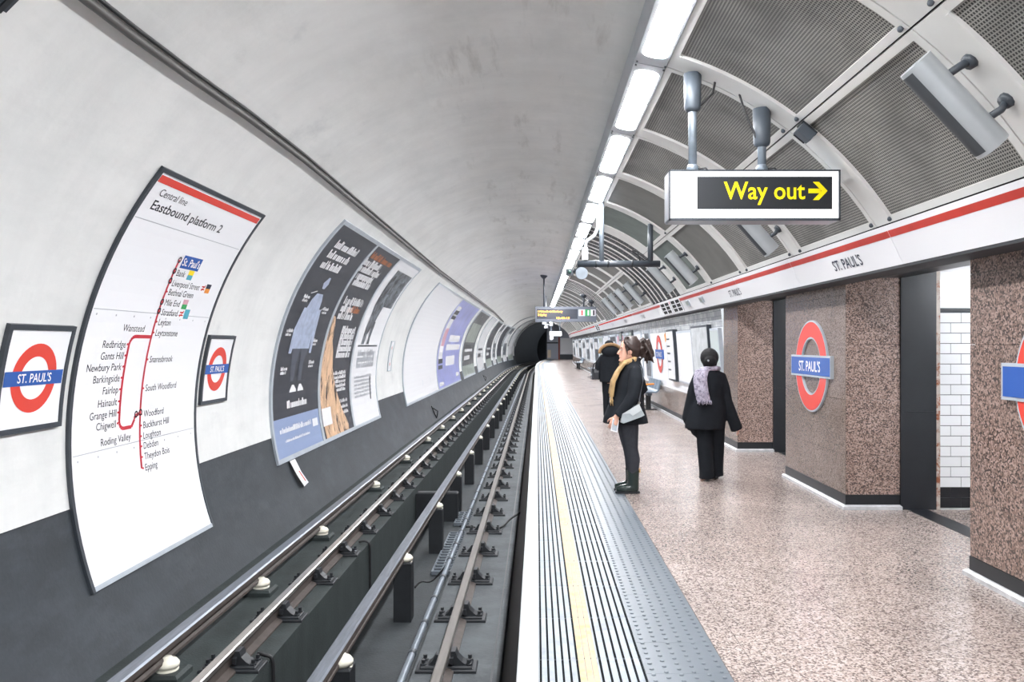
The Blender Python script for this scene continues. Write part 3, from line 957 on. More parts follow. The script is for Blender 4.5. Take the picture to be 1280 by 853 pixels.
# ================================================================== TRACK
YTR = ysteps(YB, 104, 3.0)
def rail_prof(cx, zt, hw=0.034, fw=0.065, h=0.15):
    z0 = zt - h
    return [(cx - fw, z0), (cx + fw, z0), (cx + fw, z0 + 0.012), (cx + 0.012, z0 + 0.03), (cx + 0.010, zt - 0.045), (cx + hw, zt - 0.036), (cx + hw, zt - 0.006), (cx + hw - 0.007, zt),
            (cx - hw + 0.007, zt), (cx - hw, zt - 0.006), (cx - hw, zt - 0.036), (cx - 0.010, zt - 0.045), (cx - 0.012, z0 + 0.03), (cx - fw, z0 + 0.012)]
RAIL_MI = [0, 0, 0, 0, 0, 1, 1, 1, 1, 1, 0, 0, 0, 0]
def chair_mesh():
    b = MB()
    b.bevbox(-0.20, 0.22, -0.095, 0.095, 0.0, 0.022, 0.006)          # base plate
    b.bevbox(-0.17, 0.19, -0.075, 0.075, 0.02, 0.04, 0.008)
    # jaw on the platform side: a curved wedge leaning on the rail web
    b.loftp([[(x, y, z) for x, z in ((0.05, 0.03), (0.17, 0.03), (0.12, 0.06), (0.085, 0.095), (0.072, 0.135), (0.04, 0.135), (0.03, 0.06))] for y in (-0.05, 0.05)])
    b.loftp([[(x, y, z) for x, z in ((-0.04, 0.03), (-0.13, 0.03), (-0.09, 0.065), (-0.065, 0.11), (-0.035, 0.11))] for y in (-0.04, 0.04)])
    for x, y in ((0.165, -0.04), (0.165, 0.05), (-0.15, -0.04), (-0.15, 0.05)):
        b.lathe([(0.022, 0.03), (0.022, 0.05), (0.014, 0.052), (0.014, 0.078)], (x, y, 0), 6)
    b.box(0.035, 0.06, -0.085, 0.085, 0.06, 0.1)                     # key
    return b.mesh('rail_chair', M_chair)
chair_me = chair_mesh()
for cx, lab in ((-0.637, 'shiny running rail nearest the platform edge'), (-2.135, 'shiny running rail on the greenish concrete plinth')):
    o = empty('running_rail', (cx, 0, ZS))
    tag(o, lab, 'rail')
    b = MB().sweep(rail_prof(0, ZR - ZS), YTR, RAIL_MI)
    b.build('rail_bar', [M_rust, M_steel], o)
    y = 5.54 - 3.0
    while y < 70:
        put('rail_chair', chair_me, o, (bend(y), y, 0))
        y += 1.0
# conductor rails
def cond_prof(w, h):
    return [(-w * 0.75, -h), (w * 0.75, -h), (w * 0.75, -h + 0.02), (w * 0.35, -h + 0.035), (w * 0.35, -0.06), (w, -0.05), (w, -0.012), (w - 0.012, 0), (-w + 0.012, 0), (-w, -0.012), (-w, -0.05), (-w * 0.35, -0.06), (-w * 0.35, -h + 0.035), (-w * 0.75, -h + 0.02)]
MI_C = [0, 0, 0, 0, 0, 0, 1, 1, 1, 1, 0, 0, 0, 0]
ins_me = MB().lathe([(0.05, -0.075), (0.072, -0.07), (0.075, -0.05), (0.055, -0.042), (0.078, -0.035), (0.08, -0.012), (0.06, 0.012), (0.035, 0.02), (0.03, 0.03)], (0, 0, 0), 18).mesh('insulator', M_porc, True)
foot_me = MB().bevbox(-0.13, 0.13, -0.12, 0.12, 0, 0.055, 0.02).mesh('insulator_foot', M_plinth)
post_me = MB().bevbox(-0.09, 0.09, -0.085, 0.085, 0, 0.60, 0.015).mesh('insulator_pedestal', M_post)
o = empty('conductor_rail', (-2.55, 0, ZS)); tag(o, 'raised conductor rail on white insulators along the sooty wall', 'rail')
zt = EYE - 2.03 - ZS
MB().sweep([(x, zt + z) for x, z in cond_prof(0.052, 0.125)], YTR, MI_C).build('rail_bar', [M_rust, M_cond], o)
ys_ = [1.7, 3.5, 5.38, 7.21, 9.24, 12.3, 15.2, 18.2, 20.9] + [20.9 + 2.75 * i for i in range(1, 22)]
for y in ys_:
    put('insulator_foot', foot_me, o, (bend(y) + 0.03, y, 0))
    k = put('insulator', ins_me, o, (bend(y) + 0.04, y, 0.115))
o = empty('conductor_rail', (-1.375, 0, ZP)); tag(o, 'raised conductor rail on black pedestals in the middle of the track', 'rail')
zt = EYE - 2.075 - ZP
MB().sweep([(x, zt + z) for x, z in cond_prof(0.05, 0.115)], YTR, MI_C).build('rail_bar', [M_rust, M_cond], o)
y = 5.45 - 5.25
while y < 75:
    put('insulator_pedestal', post_me, o, (bend(y) + 0.02, y, 0))
    put('insulator', ins_me, o, (bend(y) + 0.035, y, 0.645))
    y += 2.62
# conduit beside the platform rail
o = empty('conduit', (-0.9, 0, ZS)); tag(o, 'jointed grey conduit pipe beside the platform side rail', 'pipe')
b = MB().limb([(bend(y), y, 0.03) for y in ysteps(YB, 60)], 0.026, 10); b.build('pipe', M_conduit, o, smooth=True)
y = 2.0
while y < 24:
    MB().limb([(0, y - 0.03, 0.03), (0, y + 0.03, 0.03)], 0.032, 10).build('coupling', M_frame, o, smooth=True)
    y += 0.62
# thin cables over the track
def cable(label, pts, r, m=None, name='cable', cat='cable'):
    # smooth path
    P = [Vector(p) for p in pts]; out = []
    for i in range(len(P) - 1):
        p0, p1, p2, p3 = P[max(i - 1, 0)], P[i], P[i + 1], P[min(i + 2, len(P) - 1)]
        for t in (0, 0.25, 0.5, 0.75):
            out.append(0.5 * ((2 * p1) + (p2 - p0) * t + (2 * p0 - 5 * p1 + 4 * p2 - p3) * t * t + (3 * p1 - p0 - 3 * p2 + p3) * t ** 3))
    out.append(P[-1])
    o = MB().limb(out, r, 8).build(name, m or M_cable, smooth=True)
    return tag(o, label, cat)
cable('black cable looping under the platform rail to the platform foot', [(-0.95, 9.75, ZS + 0.03), (-0.8, 9.75, ZS + 0.02), (-0.66, 9.72, ZS - 0.0), (-0.45, 9.7, ZS + 0.02), (-0.35, 9.95, ZS + 0.06), (-0.22, 10.1, ZS + 0.12)], 0.014)
cable('dark cable bent over the near edge of the plinth', [(-2.02, 5.75, ZS + 0.02), (-1.96, 5.7, ZS + 0.03), (-1.905, 5.7, ZS + 0.0), (-1.895, 5.7, ZS - 0.15), (-1.895, 5.7, ZP)], 0.014)
cable('dark cable bent over the plinth further along', [(-2.02, 9.0, ZS + 0.02), (-1.96, 9.0, ZS + 0.03), (-1.905, 9.0, ZS + 0.0), (-1.895, 9.0, ZS - 0.15), (-1.895, 9.0, ZP)], 0.014)
cable('thin cable on the pit floor running from a pedestal to the conduit', [(-1.28, 8.3, ZP + 0.25), (-1.22, 8.35, ZP + 0.3), (-1.1, 8.4, ZP + 0.3), (-0.9, 8.4, ZS + 0.0)], 0.010)
# perforated mat in the pit
def mat_obj(x0, x1, y0, y1, label):
    o = empty('pit_grating', (x0, y0, ZP)); tag(o, label, 'grating')
    w, l = x1 - x0, y1 - y0
    nx, ny = int(w / 0.09), int(l / 0.13)
    for i in range(nx + 1):
        x = w * i / nx
        MB().box(x - 0.012, x + 0.012, 0, l, 0, 0.05).build('bar', M_conduit, o)
    for j in range(ny + 1):
        y = l * j / ny
        MB().box(0, w, y - 0.018, y + 0.018, 0.01, 0.056).build('bar', M_conduit, o)
mat_obj(-1.27, -0.93, 9.6, 11.6, 'pale square mesh grating on the pit floor beside the pedestals')
mat_obj(-1.27, -1.0, 12.2, 13.0, 'small pale mesh grating further along the pit floor')
o = MB().bevbox(-0.33, 0.33, -0.09, 0.09, 0, 0.46, 0.02).build('cross_block', M_post, loc=(-1.58, 12.6, ZP))
tag(o, 'dark cross block in the pit beside the middle conductor rail', 'block')

# ================================================================== LEFT WALL
# cable trunk
o = empty('wall_cable', (0, 0, 0))
pts = [(108, 0), (165, 44), (235, 95), (310, 147), (380, 200), (440, 250), (549, 340), (602, 379)]
ws = [px2wl(px, py, 0.03) for px, py in pts]
ws = [(YB, ws[0][1]), (2.0, ws[0][1])] + ws + [(42, ws[-1][1]), (56, ws[-1][1] - 0.15)]
b = MB().limb([wl(y, s, 0.03) for y, s in ws], 0.026, 8); b.build('trunking', M_trunk, o, smooth=True)
b = MB().limb([wl(y, s + 0.045, 0.025) for y, s in ws], 0.012, 8); b.build('black_cable', M_cable, o, smooth=True)
for y, s in [(4.9, ws[3][1]), (8.2, (ws[4][1] + ws[5][1]) / 2)] + [(11 + 3 * i, ws[8][1]) for i in range(8)]:
    pass
tag(o, 'long dark cable run sagging along the upper left tunnel wall', 'cable')

def curved_board(name, label, cat, Y0, Y1, s0, s1, frame_m, face_m, fw=0.05, th=0.03, group=None, bot=None):
    ym, sm = (Y0 + Y1) / 2, s0
    org = Vector(wl(ym, sm))
    o = empty(name, org)
    tag(o, label, cat, group)
    def add(nm, b, m, smooth=False, parent=None):
        b.v = [(x - org.x, y - org.y, z - org.z) for x, y, z in b.v]
        return b.build(nm, m, parent or o, smooth)
    b = MB(); add_slab(b, wl, Y0 + fw * 0.6, Y1 - fw * 0.6, s0 + fw * 0.6, s1 - fw * 0.6, 0.0, th - 0.008); add('board', b, face_m)
    for (a, c, d, e, mm) in ((Y0, Y0 + fw, s0, s1, frame_m), (Y1 - fw, Y1, s0, s1, frame_m), (Y0 + fw, Y1 - fw, s1 - fw, s1, frame_m), (Y0 + fw, Y1 - fw, s0, s0 + fw, bot or frame_m)):
        b = MB(); add_slab(b, wl, a, c, d, e, 0.0, th); add('frame_bar', b, mm)
    return o, add, th - 0.008

def box_of(tl, tr, bl, br):
    p = [px2wl(*q, 0.03) for q in (tl, tr, bl, br)]
    return (p[0][0] + p[2][0]) / 2, (p[1][0] + p[3][0]) / 2, (p[2][1] + p[3][1]) / 2, (p[0][1] + p[1][1]) / 2

# ---- line diagram
Y0, Y1, s0, s1 = box_of((205.4, 209.8), (333.2, 270.3), (118.7, 741.7), (268.7, 657.3))
dg, add, TH = curved_board('line_diagram', 'tall curved white line diagram board with a red band at the top', 'sign', Y0, Y1, s0, s1, M_frame, M_white, 0.036, 0.024, bot=M_alu)
o1, o2, o3 = TH + 0.002, TH + 0.004, TH + 0.006
b = MB(); add_rect(b, wl, Y0 + 0.055, Y1 - 0.055, 2.04, 2.10, o1); add('red_band', b, M_red)
P = lambda x, y: px2wl(x, y, 0.03)
b = MB()
add_text(b, wl, 'Central line', 5.84, 1.945, 0.088, o1, width=0.45)
add('heading_text', b, M_ink)
b = MB()
add_text(b, wl, 'Eastbound', 5.84, 1.828, 0.112, o1, width=0.60, bold=0.012)
add('heading_text', b, M_ink)
b = MB(); add_text(b, wl, 'platform 2', 6.49, 1.828, 0.112, o1, width=0.63, bold=0.012)
add('heading_text', b, M_ink)
b = MB()
for (x, y) in ((176, 274), (116, 386.5), (94, 572)):
    s = P(x, y)[1]
    add_rect(b, wl, Y0 + 0.06, Y1 - 0.06, s, s + 0.006, o1, nv=1)
add('board_joint', b, M_grey)
# coloured route
lm = [P(228.8, 326.4), P(189.7, 422.4), P(175.6, 518.8), P(178.4, 586)]
yl = sum(p[0] for p in lm) / 4
b = MB()
add_line(b, wl, [(yl, lm[0][1]), (yl, lm[3][1])], 0.028, o1)
yb2 = P(153, 500)[0]
yb2 = (yb2 + P(157, 460)[0]) / 2
sT, sB = P(180, 421.5)[1], P(160, 535)[1]
r = 0.07
arc = lambda cy, cs, a0, a1: [(cy + r * math.cos(R_(a0 + (a1 - a0) * i / 5)), cs + r * math.sin(R_(a0 + (a1 - a0) * i / 5))) for i in range(6)]
yk = yl - 0.09
path = [(yl, sT)] + arc(yb2 + r, sT - r, 90, 180) + arc(yb2 + r, sB + r, 180, 270) + [(yk - 0.05, sB), (yk, sB + 0.06), (yk, P(172, 520)[1]), (yl, P(175, 517)[1])]
add_line(b, wl, path, 0.03, o1)
right = [('Bank', 223.5, 342), ('Liverpool Street', 216.7, 354.5), ('Bethnal Green', 211, 365.5), ('Mile End', 206.6, 378.5), ('Stratford', 201.3, 390.7), ('Leyton', 197.7, 403), ('Leytonstone', 194.6, 416.5), ('Snaresbrook', 188, 449.8), ('South Woodford', 183, 485.6), ('Woodford', 180.7, 517.8), ('Buckhurst Hill', 179.4, 532), ('Loughton', 179, 545.4), ('Debden', 180, 557.8), ('Theydon Bois', 181, 571), ('Epping', 182, 585)]
left = [('Wanstead', 181, 411.4), ('Redbridge', 161, 431), ('Gants Hill', 158.5, 445), ('Newbury Park', 156, 458.7), ('Barkingside', 154.3, 472.6), ('Fairlop', 152, 487), ('Hainault', 151, 502), ('Grange Hill', 149.4, 516), ('Chigwell', 148.4, 529.6), ('Roding Valley', 162.5, 546)]
for nm, x, y in right:
    t = MB()
    yy, ss = P(x, y)
    add_text(t, wl, nm, yl + 0.06, ss - 0.028, 0.083, o1)
    add('stop_name', t, M_ink)
    add_rect(b, wl, yl + 0.01, yl + 0.035, ss - 0.008, ss + 0.008, o1, nv=1)
for nm, x, y in left:
    yy, ss = P(x, y)
    t = MB()
    ye2 = yb2 if nm not in ('Wanstead', 'Roding Valley') else yl - 0.10
    add_text(t, wl, nm, ye2 - 0.05, ss - 0.028, 0.083, o1, 'R')
    add('stop_name', t, M_ink)
    if ye2 == yb2: add_rect(b, wl, ye2 - 0.035, ye2 - 0.01, ss - 0.008, ss + 0.008, o1, nv=1)
add('route_line', b, M_redline)

b = MB()
for x, y in ((228.8, 326.4), (222, 340), (217, 352), (204, 378), (199, 389), (175, 516)):
    add_ring(b, wl, yl, P(x, y)[1], 0.016, 0.03, o2, n=14)
add_ring(b, wl, yl - 0.07, P(173, 518)[1], 0.016, 0.03, o2, n=14)
add('interchange_ring', b, M_ink)
sp = P(240, 331)[1]
b = MB(); add_rect(b, wl, yl + 0.06, yl + 0.06 + 0.36, sp - 0.055, sp + 0.065, o1, nv=2); add('blue_box', b, M_blue)
b = MB(); add_text(b, wl, "St. Paul's", yl + 0.075, sp - 0.028, 0.1, o2, width=0.33, bold=0.01); add('boxed_name', b, M_white)
for i, (nm, m1, m2) in enumerate((('Bank', M_teal, M_yellow), ('Liverpool Street', M_orange, M_navy), ('Mile End', M_green, M_pink), ('Stratford', M_teal, M_teal))):
    x, y = [(q[1], q[2]) for q in right if q[0] == nm][0]
    ss = P(x, y)[1]
    wd = text2d(nm)[2] * 0.083
    y9 = yl + 0.06 + wd + (0.05 if i in (0, 2) else 0.13)
    b = MB(); add_rect(b, wl, y9, y9 + 0.1, ss - 0.045, ss + 0.0, o1, nv=1); add('line_flag', b, m1)
    b = MB(); add_rect(b, wl, y9, y9 + 0.1, ss, ss + 0.045, o1, nv=1); add('line_flag', b, m2)
    if i in (1, 3):
        b = MB(); add_line(b, wl, [(y9 - 0.09, ss + 0.012), (y9 - 0.02, ss + 0.012)], 0.012, o1); add_line(b, wl, [(y9 - 0.09, ss - 0.014), (y9 - 0.02, ss - 0.014)], 0.012, o1); add_line(b, wl, [(y9 - 0.08, ss - 0.03), (y9 - 0.05, ss + 0.0), (y9 - 0.02, ss + 0.03)], 0.01, o1)
        add('rail_symbol', b, M_red)
for (x, y) in ((116, 388.5), (94, 575)):
    s = P(x, y)[1] - 0.025
    for i in range(8):
        yy = Y0 + 0.12 + (Y1 - Y0 - 0.24) * i / 7
        b = MB(); add_ring(b, wl, yy, s, 0.001, 0.009, o1, n=8); add('rivet', b, M_grey)

# ---- two station-name signs on the left wall
def left_roundel(label, tl, tr, bl, br):
    Y0, Y1, s0, s1 = box_of(tl, tr, bl, br)
    o, add, TH = curved_board('station_sign', label, 'sign', Y0, Y1, s0, s1, M_frame, M_white, 0.035, 0.03)
    yc, sc = (Y0 + Y1) / 2, (s0 + s1) / 2 - 0.0
    r = (s1 - s0) * 0.325
    b = MB(); add_ring(b, wl, yc, sc, r * 0.62, r, TH + 0.002); add('red_ring', b, M_red)
    b = MB(); add_rect(b, wl, yc - r * 1.3, yc + r * 1.3, sc - r * 0.21, sc + r * 0.21, TH + 0.004, nv=2); add('blue_bar', b, M_blue)
    b = MB(); add_text(b, wl, "ST. PAUL'S", yc, sc - r * 0.12, r * 0.36, TH + 0.006, 'C', width=r * 1.5, bold=0.012); add('name_text', b, M_white)
    return o
z1 = lambda x, y: (x / 5.019, 390 + y / 5.019)
left_roundel('square station name roundel sign at the far left edge', (60 / 5.019, 390 + 75 / 5.019), z1(487, 95), (-6, 547.5), z1(385, 715))
z3 = lambda x, y: (80 + x / 4.265, 400 + y / 4.265)
left_roundel('small station name roundel sign between line diagram and dark posters', z3(780, 85), z3(918, 85), z3(733, 455), z3(872, 430))

# ---- posters
def bars(b, fn, u0, u1, v, h, off, seed, mi=0, gap=0.28):
    """a line of lettering too small to read: short uneven strokes"""
    rnd = random.Random(seed)
    u = u0
    while u < u1:
        wd = h * rnd.uniform(0.25, 0.6)
        hh = h * rnd.choice([0.7, 0.7, 1.0, 0.7, 1.05])
        add_rect(b, fn, u, min(u + wd, u1), v, v + hh, off, mi, nv=1)
        u += wd + h * (0.12 if rnd.random() > 0.16 else 0.4)

z5 = lambda x, y: (330 + x * 210 / 1054, 270 + y * 210 / 1054)
z6 = lambda x, y: (330 + x * 210 / 943, 430 + y * 210 / 943)
A0, A1, s0, s1 = box_of(z5(520, 25), z5(985, 340), z6(85, 680), z6(662, 415))
yd1 = (P(*z5(712, 200))[0] + P(*z6(335, 545))[0]) / 2
yd2 = (P(*z5(850, 290))[0] + P(*z6(520, 450))[0]) / 2 - 0.1
def poster(label, Y0, Y1, s0, s1, face, frame=M_alu, fw=0.06, group='curved wall posters'):
    return curved_board('wall_poster', label, 'poster', Y0, Y1, s0, s1, frame, face, fw, 0.03, group)
SB = s0 + 0.12
# charcoal poster with the hanging clothes
o, add, TH = poster('charcoal poster with pale blue clothes figure and white headline', A0, yd1, s0, s1, M_pblack)
w_ = yd1 - A0
U = lambda u: A0 + 0.07 + (w_ - 0.14) * u
V = lambda v: s0 + 0.06 + (s1 - s0 - 0.12) * v
o1, o2 = TH + 0.002, TH + 0.004
b = MB(); add_rect(b, wl, U(0), U(1), V(0), V(0.155), o1); add('blue_footer', b, M_pblue)
b = MB()
for i in range(3):
    bars(b, wl, U(0.16), U(0.74 - 0.06 * i), V(0.90 - 0.05 * i), 0.12, o1, 11 + i)
bars(b, wl, U(0.28), U(0.72), V(0.19), 0.10, o1, 5)
bars(b, wl, U(0.1), U(0.78), V(0.095), 0.07, o2, 6)
bars(b, wl, U(0.18), U(0.72), V(0.055), 0.035, o2, 8)
add_rect(b, wl, U(0.82), U(0.95), V(0.08), V(0.115), o2)
for (u, v) in ((0.17, 0.66), (0.72, 0.62), (0.08, 0.51), (0.70, 0.47), (0.72, 0.37), (0.12, 0.35)):
    bars(b, wl, U(u), U(u + 0.13), V(v), 0.05, o1, int(u * 100)); bars(b, wl, U(u), U(u + 0.11), V(v - 0.016), 0.04, o1, int(v * 100))
add_line(b, wl, [(U(0.28), V(0.685)), (U(0.40), V(0.70))], 0.012, o1); add_line(b, wl, [(U(0.60), V(0.60)), (U(0.72), V(0.63))], 0.012, o1); add_line(b, wl, [(U(0.22), V(0.52)), (U(0.32), V(0.52))], 0.012, o1)
tag(add('lettering', b, M_white), kind='stuff')
def shape(pts, m, off=None, nm='picture'):
    b = MB(); b.poly([wl(U(u), V(v), off or o1) for u, v in pts]); add(nm, b, m)
def strip(pairs, m, off=None, nm='picture'):
    """outline given as (v, u_left, u_right) rows so it follows the curve"""
    b = MB()
    b.loftp([[wl(U(a), V(v), off or o1), wl(U(c), V(v), off or o1)] for v, a, c in pairs], caps=False, closed=False); add(nm, b, m)
strip([(0.77, 0.50, 0.54), (0.74, 0.44, 0.56), (0.715, 0.47, 0.52)], M_pshirt)                      # hat
strip([(0.69, 0.42, 0.56), (0.66, 0.36, 0.60), (0.60, 0.31, 0.63), (0.50, 0.28, 0.66), (0.44, 0.27, 0.66)], M_pshirt)
strip([(0.62, 0.28, 0.35), (0.52, 0.22, 0.30), (0.42, 0.22, 0.28)], M_pshirt, nm='picture')
strip([(0.62, 0.59, 0.67), (0.52, 0.65, 0.72), (0.42, 0.68, 0.73)], M_pshirt)
strip([(0.44, 0.29, 0.46), (0.37, 0.32, 0.42), (0.30, 0.33, 0.40)], mat('slate ink', (74, 80, 92), 0.4))
strip([(0.44, 0.49, 0.64), (0.37, 0.50, 0.58), (0.30, 0.50, 0.57)], mat('slate ink', (74, 80, 92), 0.4))
strip([(0.285, 0.38, 0.42), (0.265, 0.34, 0.47), (0.255, 0.33, 0.47)], M_white)
strip([(0.285, 0.54, 0.58), (0.265, 0.51, 0.63), (0.255, 0.51, 0.64)], M_white)
# flame poster
o, add, TH = poster('black poster with an orange flame figure and stacked white lettering', yd1, yd2, s0, s1, M_pblack)
w_ = yd2 - yd1
U = lambda u: yd1 + 0.07 + (w_ - 0.14) * u
b = MB()
for i, (u0, u1) in enumerate(((0.0, 0.62), (0.0, 0.75), (0.05, 0.65), (0.08, 0.7))):
    bars(b, wl, U(u0), U(u1), V(0.885 - 0.038 * i), 0.13, o1, 30 + i)
for i, (u0, u1) in enumerate(((0.12, 0.8), (0.12, 0.55), (0.12, 0.62))):
    bars(b, wl, U(u0), U(u1), V(0.67 - 0.04 * i), 0.13, o1, 40 + i)
for i in range(5):
    bars(b, wl, U(0.35), U(0.85), V(0.30 - 0.022 * i), 0.06, o1, 50 + i)
for i in range(3):
    bars(b, wl, U(0.5), U(0.9), V(0.15 - 0.03 * i), 0.06, o1, 60 + i)
for i in range(5):
    bars(b, wl, U(0.42), U(0.92), V(0.52 - 0.033 * i), 0.12, o1, 70 + i)
tag(add('lettering', b, M_white), kind='stuff')
b = MB(); bars(b, wl, U(0.05), U(0.9), V(0.93), 0.12, o1, 80); bars(b, wl, U(0.35), U(0.8), V(0.63), 0.12, o1, 81); tag(add('rust_lettering', b, M_prust), kind='stuff')
strip([(0.60, 0.0, 0.06), (0.55, 0.0, 0.16), (0.48, 0.0, 0.2), (0.42, 0.0, 0.3), (0.34, 0.0, 0.36), (0.28, 0.0, 0.44), (0.2, 0.0, 0.56), (0.12, 0.02, 0.68), (0.04, 0.05, 0.82), (0.0, 0.05, 0.86)], M_porange, nm='flame_picture')
b = MB(); add_rect(b, wl, U(0.02), U(0.3), V(0.06), V(0.15), o2); add('white_tag', b, M_white)
# street photo poster
o, add, TH = poster('white poster with a grey street photograph above pale grey text', yd2, A1, s0, s1, M_white)
w_ = A1 - yd2
U = lambda u: yd2 + 0.07 + (w_ - 0.14) * u
b = MB(); add_rect(b, wl, U(0.2), U(0.95), V(0.70), V(0.94), o1); add('photograph', b, M_pphoto)
strip([(0.86, 0.3, 0.5), (0.78, 0.22, 0.56), (0.70, 0.2, 0.55), (0.62, 0.24, 0.5), (0.52, 0.22, 0.34), (0.46, 0.2, 0.3)], M_pphoto, o2, 'walking_figure')
strip([(0.6, 0.4, 0.52), (0.5, 0.42, 0.5), (0.46, 0.4, 0.5)], M_pphoto, o2, 'walking_figure')
b = MB(); add_rect(b, wl, U(0.1), U(0.9), V(0.445), V(0.455), o1); add_rect(b, wl, U(0.72), U(0.76), V(0.12), V(0.26), o1); add('rule', b, M_frame)
b = MB()
for i in range(3): bars(b, wl, U(0.15), U(0.85), V(0.39 - 0.035 * i), 0.12, o1, 90 + i)
for i in range(6): bars(b, wl, U(0.12), U(0.8), V(0.26 - 0.022 * i), 0.05, o1, 95 + i)
tag(add('grey_lettering', b, M_grey), kind='stuff')

# dangling paper strip under the dark poster
a, c = P(362, 577), P(374, 612)
b = MB()
b.loftp([[wl(a[0], a[1], 0.032), wl(a[0] + 0.22, a[1], 0.032)], [wl(a[0] + 0.06, (a[1] + c[1]) / 2, 0.05), wl(a[0] + 0.27, (a[1] + c[1]) / 2, 0.05)], [wl(a[0] + 0.2, c[1], 0.045), wl(a[0] + 0.42, c[1] + 0.02, 0.045)]], caps=False, closed=False)
o = empty('paper_strip', wl(a[0], a[1], 0.03)); org = Vector(o.location)
def rel(b, org):
    b.v = [(x - org.x, y - org.y, z - org.z) for x, y, z in b.v]; return b
k = rel(b, org).build('paper', M_white, o)
sd = k.modifiers.new('thick', 'SOLIDIFY'); sd.thickness = 0.002
b = MB(); b.poly([wl(a[0] + 0.16, (a[1] + c[1]) / 2 + 0.03, 0.056), wl(a[0] + 0.19, (a[1] + c[1]) / 2 + 0.03, 0.056), wl(a[0] + 0.33, c[1] + 0.06, 0.05), wl(a[0] + 0.3, c[1] + 0.06, 0.05)])
rel(b, org).build('red_mark', M_red, o)
tag(o, 'torn white paper strip hanging below the charcoal poster', 'paper')

# small white notice between the poster groups
Y0, Y1, q0, q1 = box_of((490, 427), (498, 427), (486, 464), (495, 463))
Y1 = Y0 + 0.42
o, add, TH = curved_board('track_notice', 'small upright white notice with red marks between the poster groups', 'sign', Y0, Y1, q0, q1, M_alu, M_white, 0.02, 0.02)
b = MB()
yc = (Y0 + Y1) / 2
for f0 in (0.72, 0.18): add_line(b, wl, [(yc - 0.06, q0 + (q1 - q0) * f0), (yc, q0 + (q1 - q0) * (f0 + 0.1)), (yc + 0.06, q0 + (q1 - q0) * f0)], 0.02, TH + 0.002)
add('red_mark', b, M_red)
b = MB(); add_ring(b, wl, yc, (q0 + q1) / 2, 0.05, 0.07, TH + 0.002, n=4); add('grey_mark', b, M_grey)

# poster group two: blank white and lilac
z7 = lambda x, y: (490 + x * 170 / 853, 340 + y * 170 / 853)
yA = (P(*z7(295, 75))[0] + P(*z7(100, 850))[0]) / 2
sAt, sAb = P(*z7(295, 75))[1], P(*z7(100, 850))[1]
yM = (P(*z7(440, 180))[0] + P(*z7(293, 720))[0]) / 2
yZ = (P(*z7(550, 235))[0] + P(*z7(440, 690))[0]) / 2
print('posters', A0, yd1, yd2, A1, s0, s1, yA, yM, yZ, sAb, sAt)
sAb, sAt = s0 * 0.5 + sAb * 0.5, s1 * 0.5 + sAt * 0.5
o, add, TH = poster('large blank white poster beside the lilac poster', yA, yM, sAb, sAt, M_white)
b = MB()
for u in (0.5, 0.75): add_ring(b, wl, yA + (yM - yA) * u, sAb + 0.45, 0.03, 0.1, TH + 0.002, n=10)
add('grey_mark', b, M_grey)
o, add, TH = poster('lilac poster with white text blocks beside the blank white poster', yM, yZ, sAb, sAt, M_lilac)
U = lambda u: yM + 0.07 + (yZ - yM - 0.14) * u
V = lambda v: sAb + 0.06 + (sAt - sAb - 0.12) * v
o1 = TH + 0.002
b = MB()
for (u0, u1, v0, v1) in ((0.35, 0.85, 0.5, 0.58), (0.3, 0.95, 0.40, 0.47), (0.35, 0.75, 0.22, 0.33), (0.05, 0.2, 0.3, 0.92), (0.8, 0.95, 0.06, 0.11), (0.05, 0.2, 0.02, 0.06)):
    add_rect(b, wl, U(u0), U(u1), V(v0), V(v1), o1)
add('text_block', b, M_white)
for (v0, v1) in ((0.82, 0.87), (0.76, 0.80), (0.26, 0.31), (0.2, 0.24)):
    b = MB(); add_rect(b, wl, U(0.06), U(0.22), V(v0), V(v1), o1 + 0.002); add('black_mark', b, M_ink)
b = MB(); add_rect(b, wl, U(0.08), U(0.2), V(0.45), V(0.65), o1 + 0.002); add('red_mark', b, M_pink)
# far posters
far = [(35.3, 41.9, M_pdark, M_psage, 'dark poster with a sage picture, first beyond the lilac poster'), (44.0, 49.2, M_white, M_white, 'white poster with a grey footer, second beyond the lilac poster'),
       (51.5, 57.6, M_pblack, M_pdark, 'charcoal poster, third beyond the lilac poster'), (59.6, 62.8, M_pphoto, M_white, 'mottled grey poster, fourth beyond the lilac poster'), (64.5, 69.5, M_pblack, M_pdark, 'dark poster, fifth beyond the lilac poster'),
       (71.3, 75.0, M_pphoto, M_white, 'grey poster, sixth beyond the lilac poster'), (76.8, 82.0, M_white, M_grey, 'small pale poster, last before the tunnel mouth')]
for i, (a, c, m1, m2, lab) in enumerate(far):
    o, add, TH = poster(lab, a, c, sAb, sAt, m1, frame=M_alu, fw=0.09)
    U = lambda u: a + 0.1 + (c - a - 0.2) * u
    b = MB(); add_rect(b, wl, U(0.08), U(0.9), V(0.5), V(0.8), TH + 0.002); add('picture', b, m2)
    b = MB(); add_rect(b, wl, U(0.15), U(0.8), V(0.36), V(0.40), TH + 0.002); add_rect(b, wl, U(0.15), U(0.6), V(0.24), V(0.3), TH + 0.002); add('text_block', b, M_white if m1 != M_white else M_pblack)
    b = MB(); add_rect(b, wl, U(0), U(1), V(0.0), V(0.16), TH + 0.002); add('footer', b, M_psage if i % 2 == 0 else M_white)
yy, ss = P(4, 3)
o = empty('wall_fitting', wl(yy, ss)); org = Vector(o.location)
b = MB(); add_slab(b, wl, yy - 0.16, yy + 0.03, ss - 0.03, ss + 0.06, 0, 0.05); rel(b, org).build('body', M_frame, o)
b = MB(); add_slab(b, wl, yy - 0.03, yy + 0.0, ss - 0.045, ss + 0.075, 0, 0.058); rel(b, org).build('strap', M_black, o)
tag(o, 'small dark fitting in the top left corner of the wall', 'fitting')
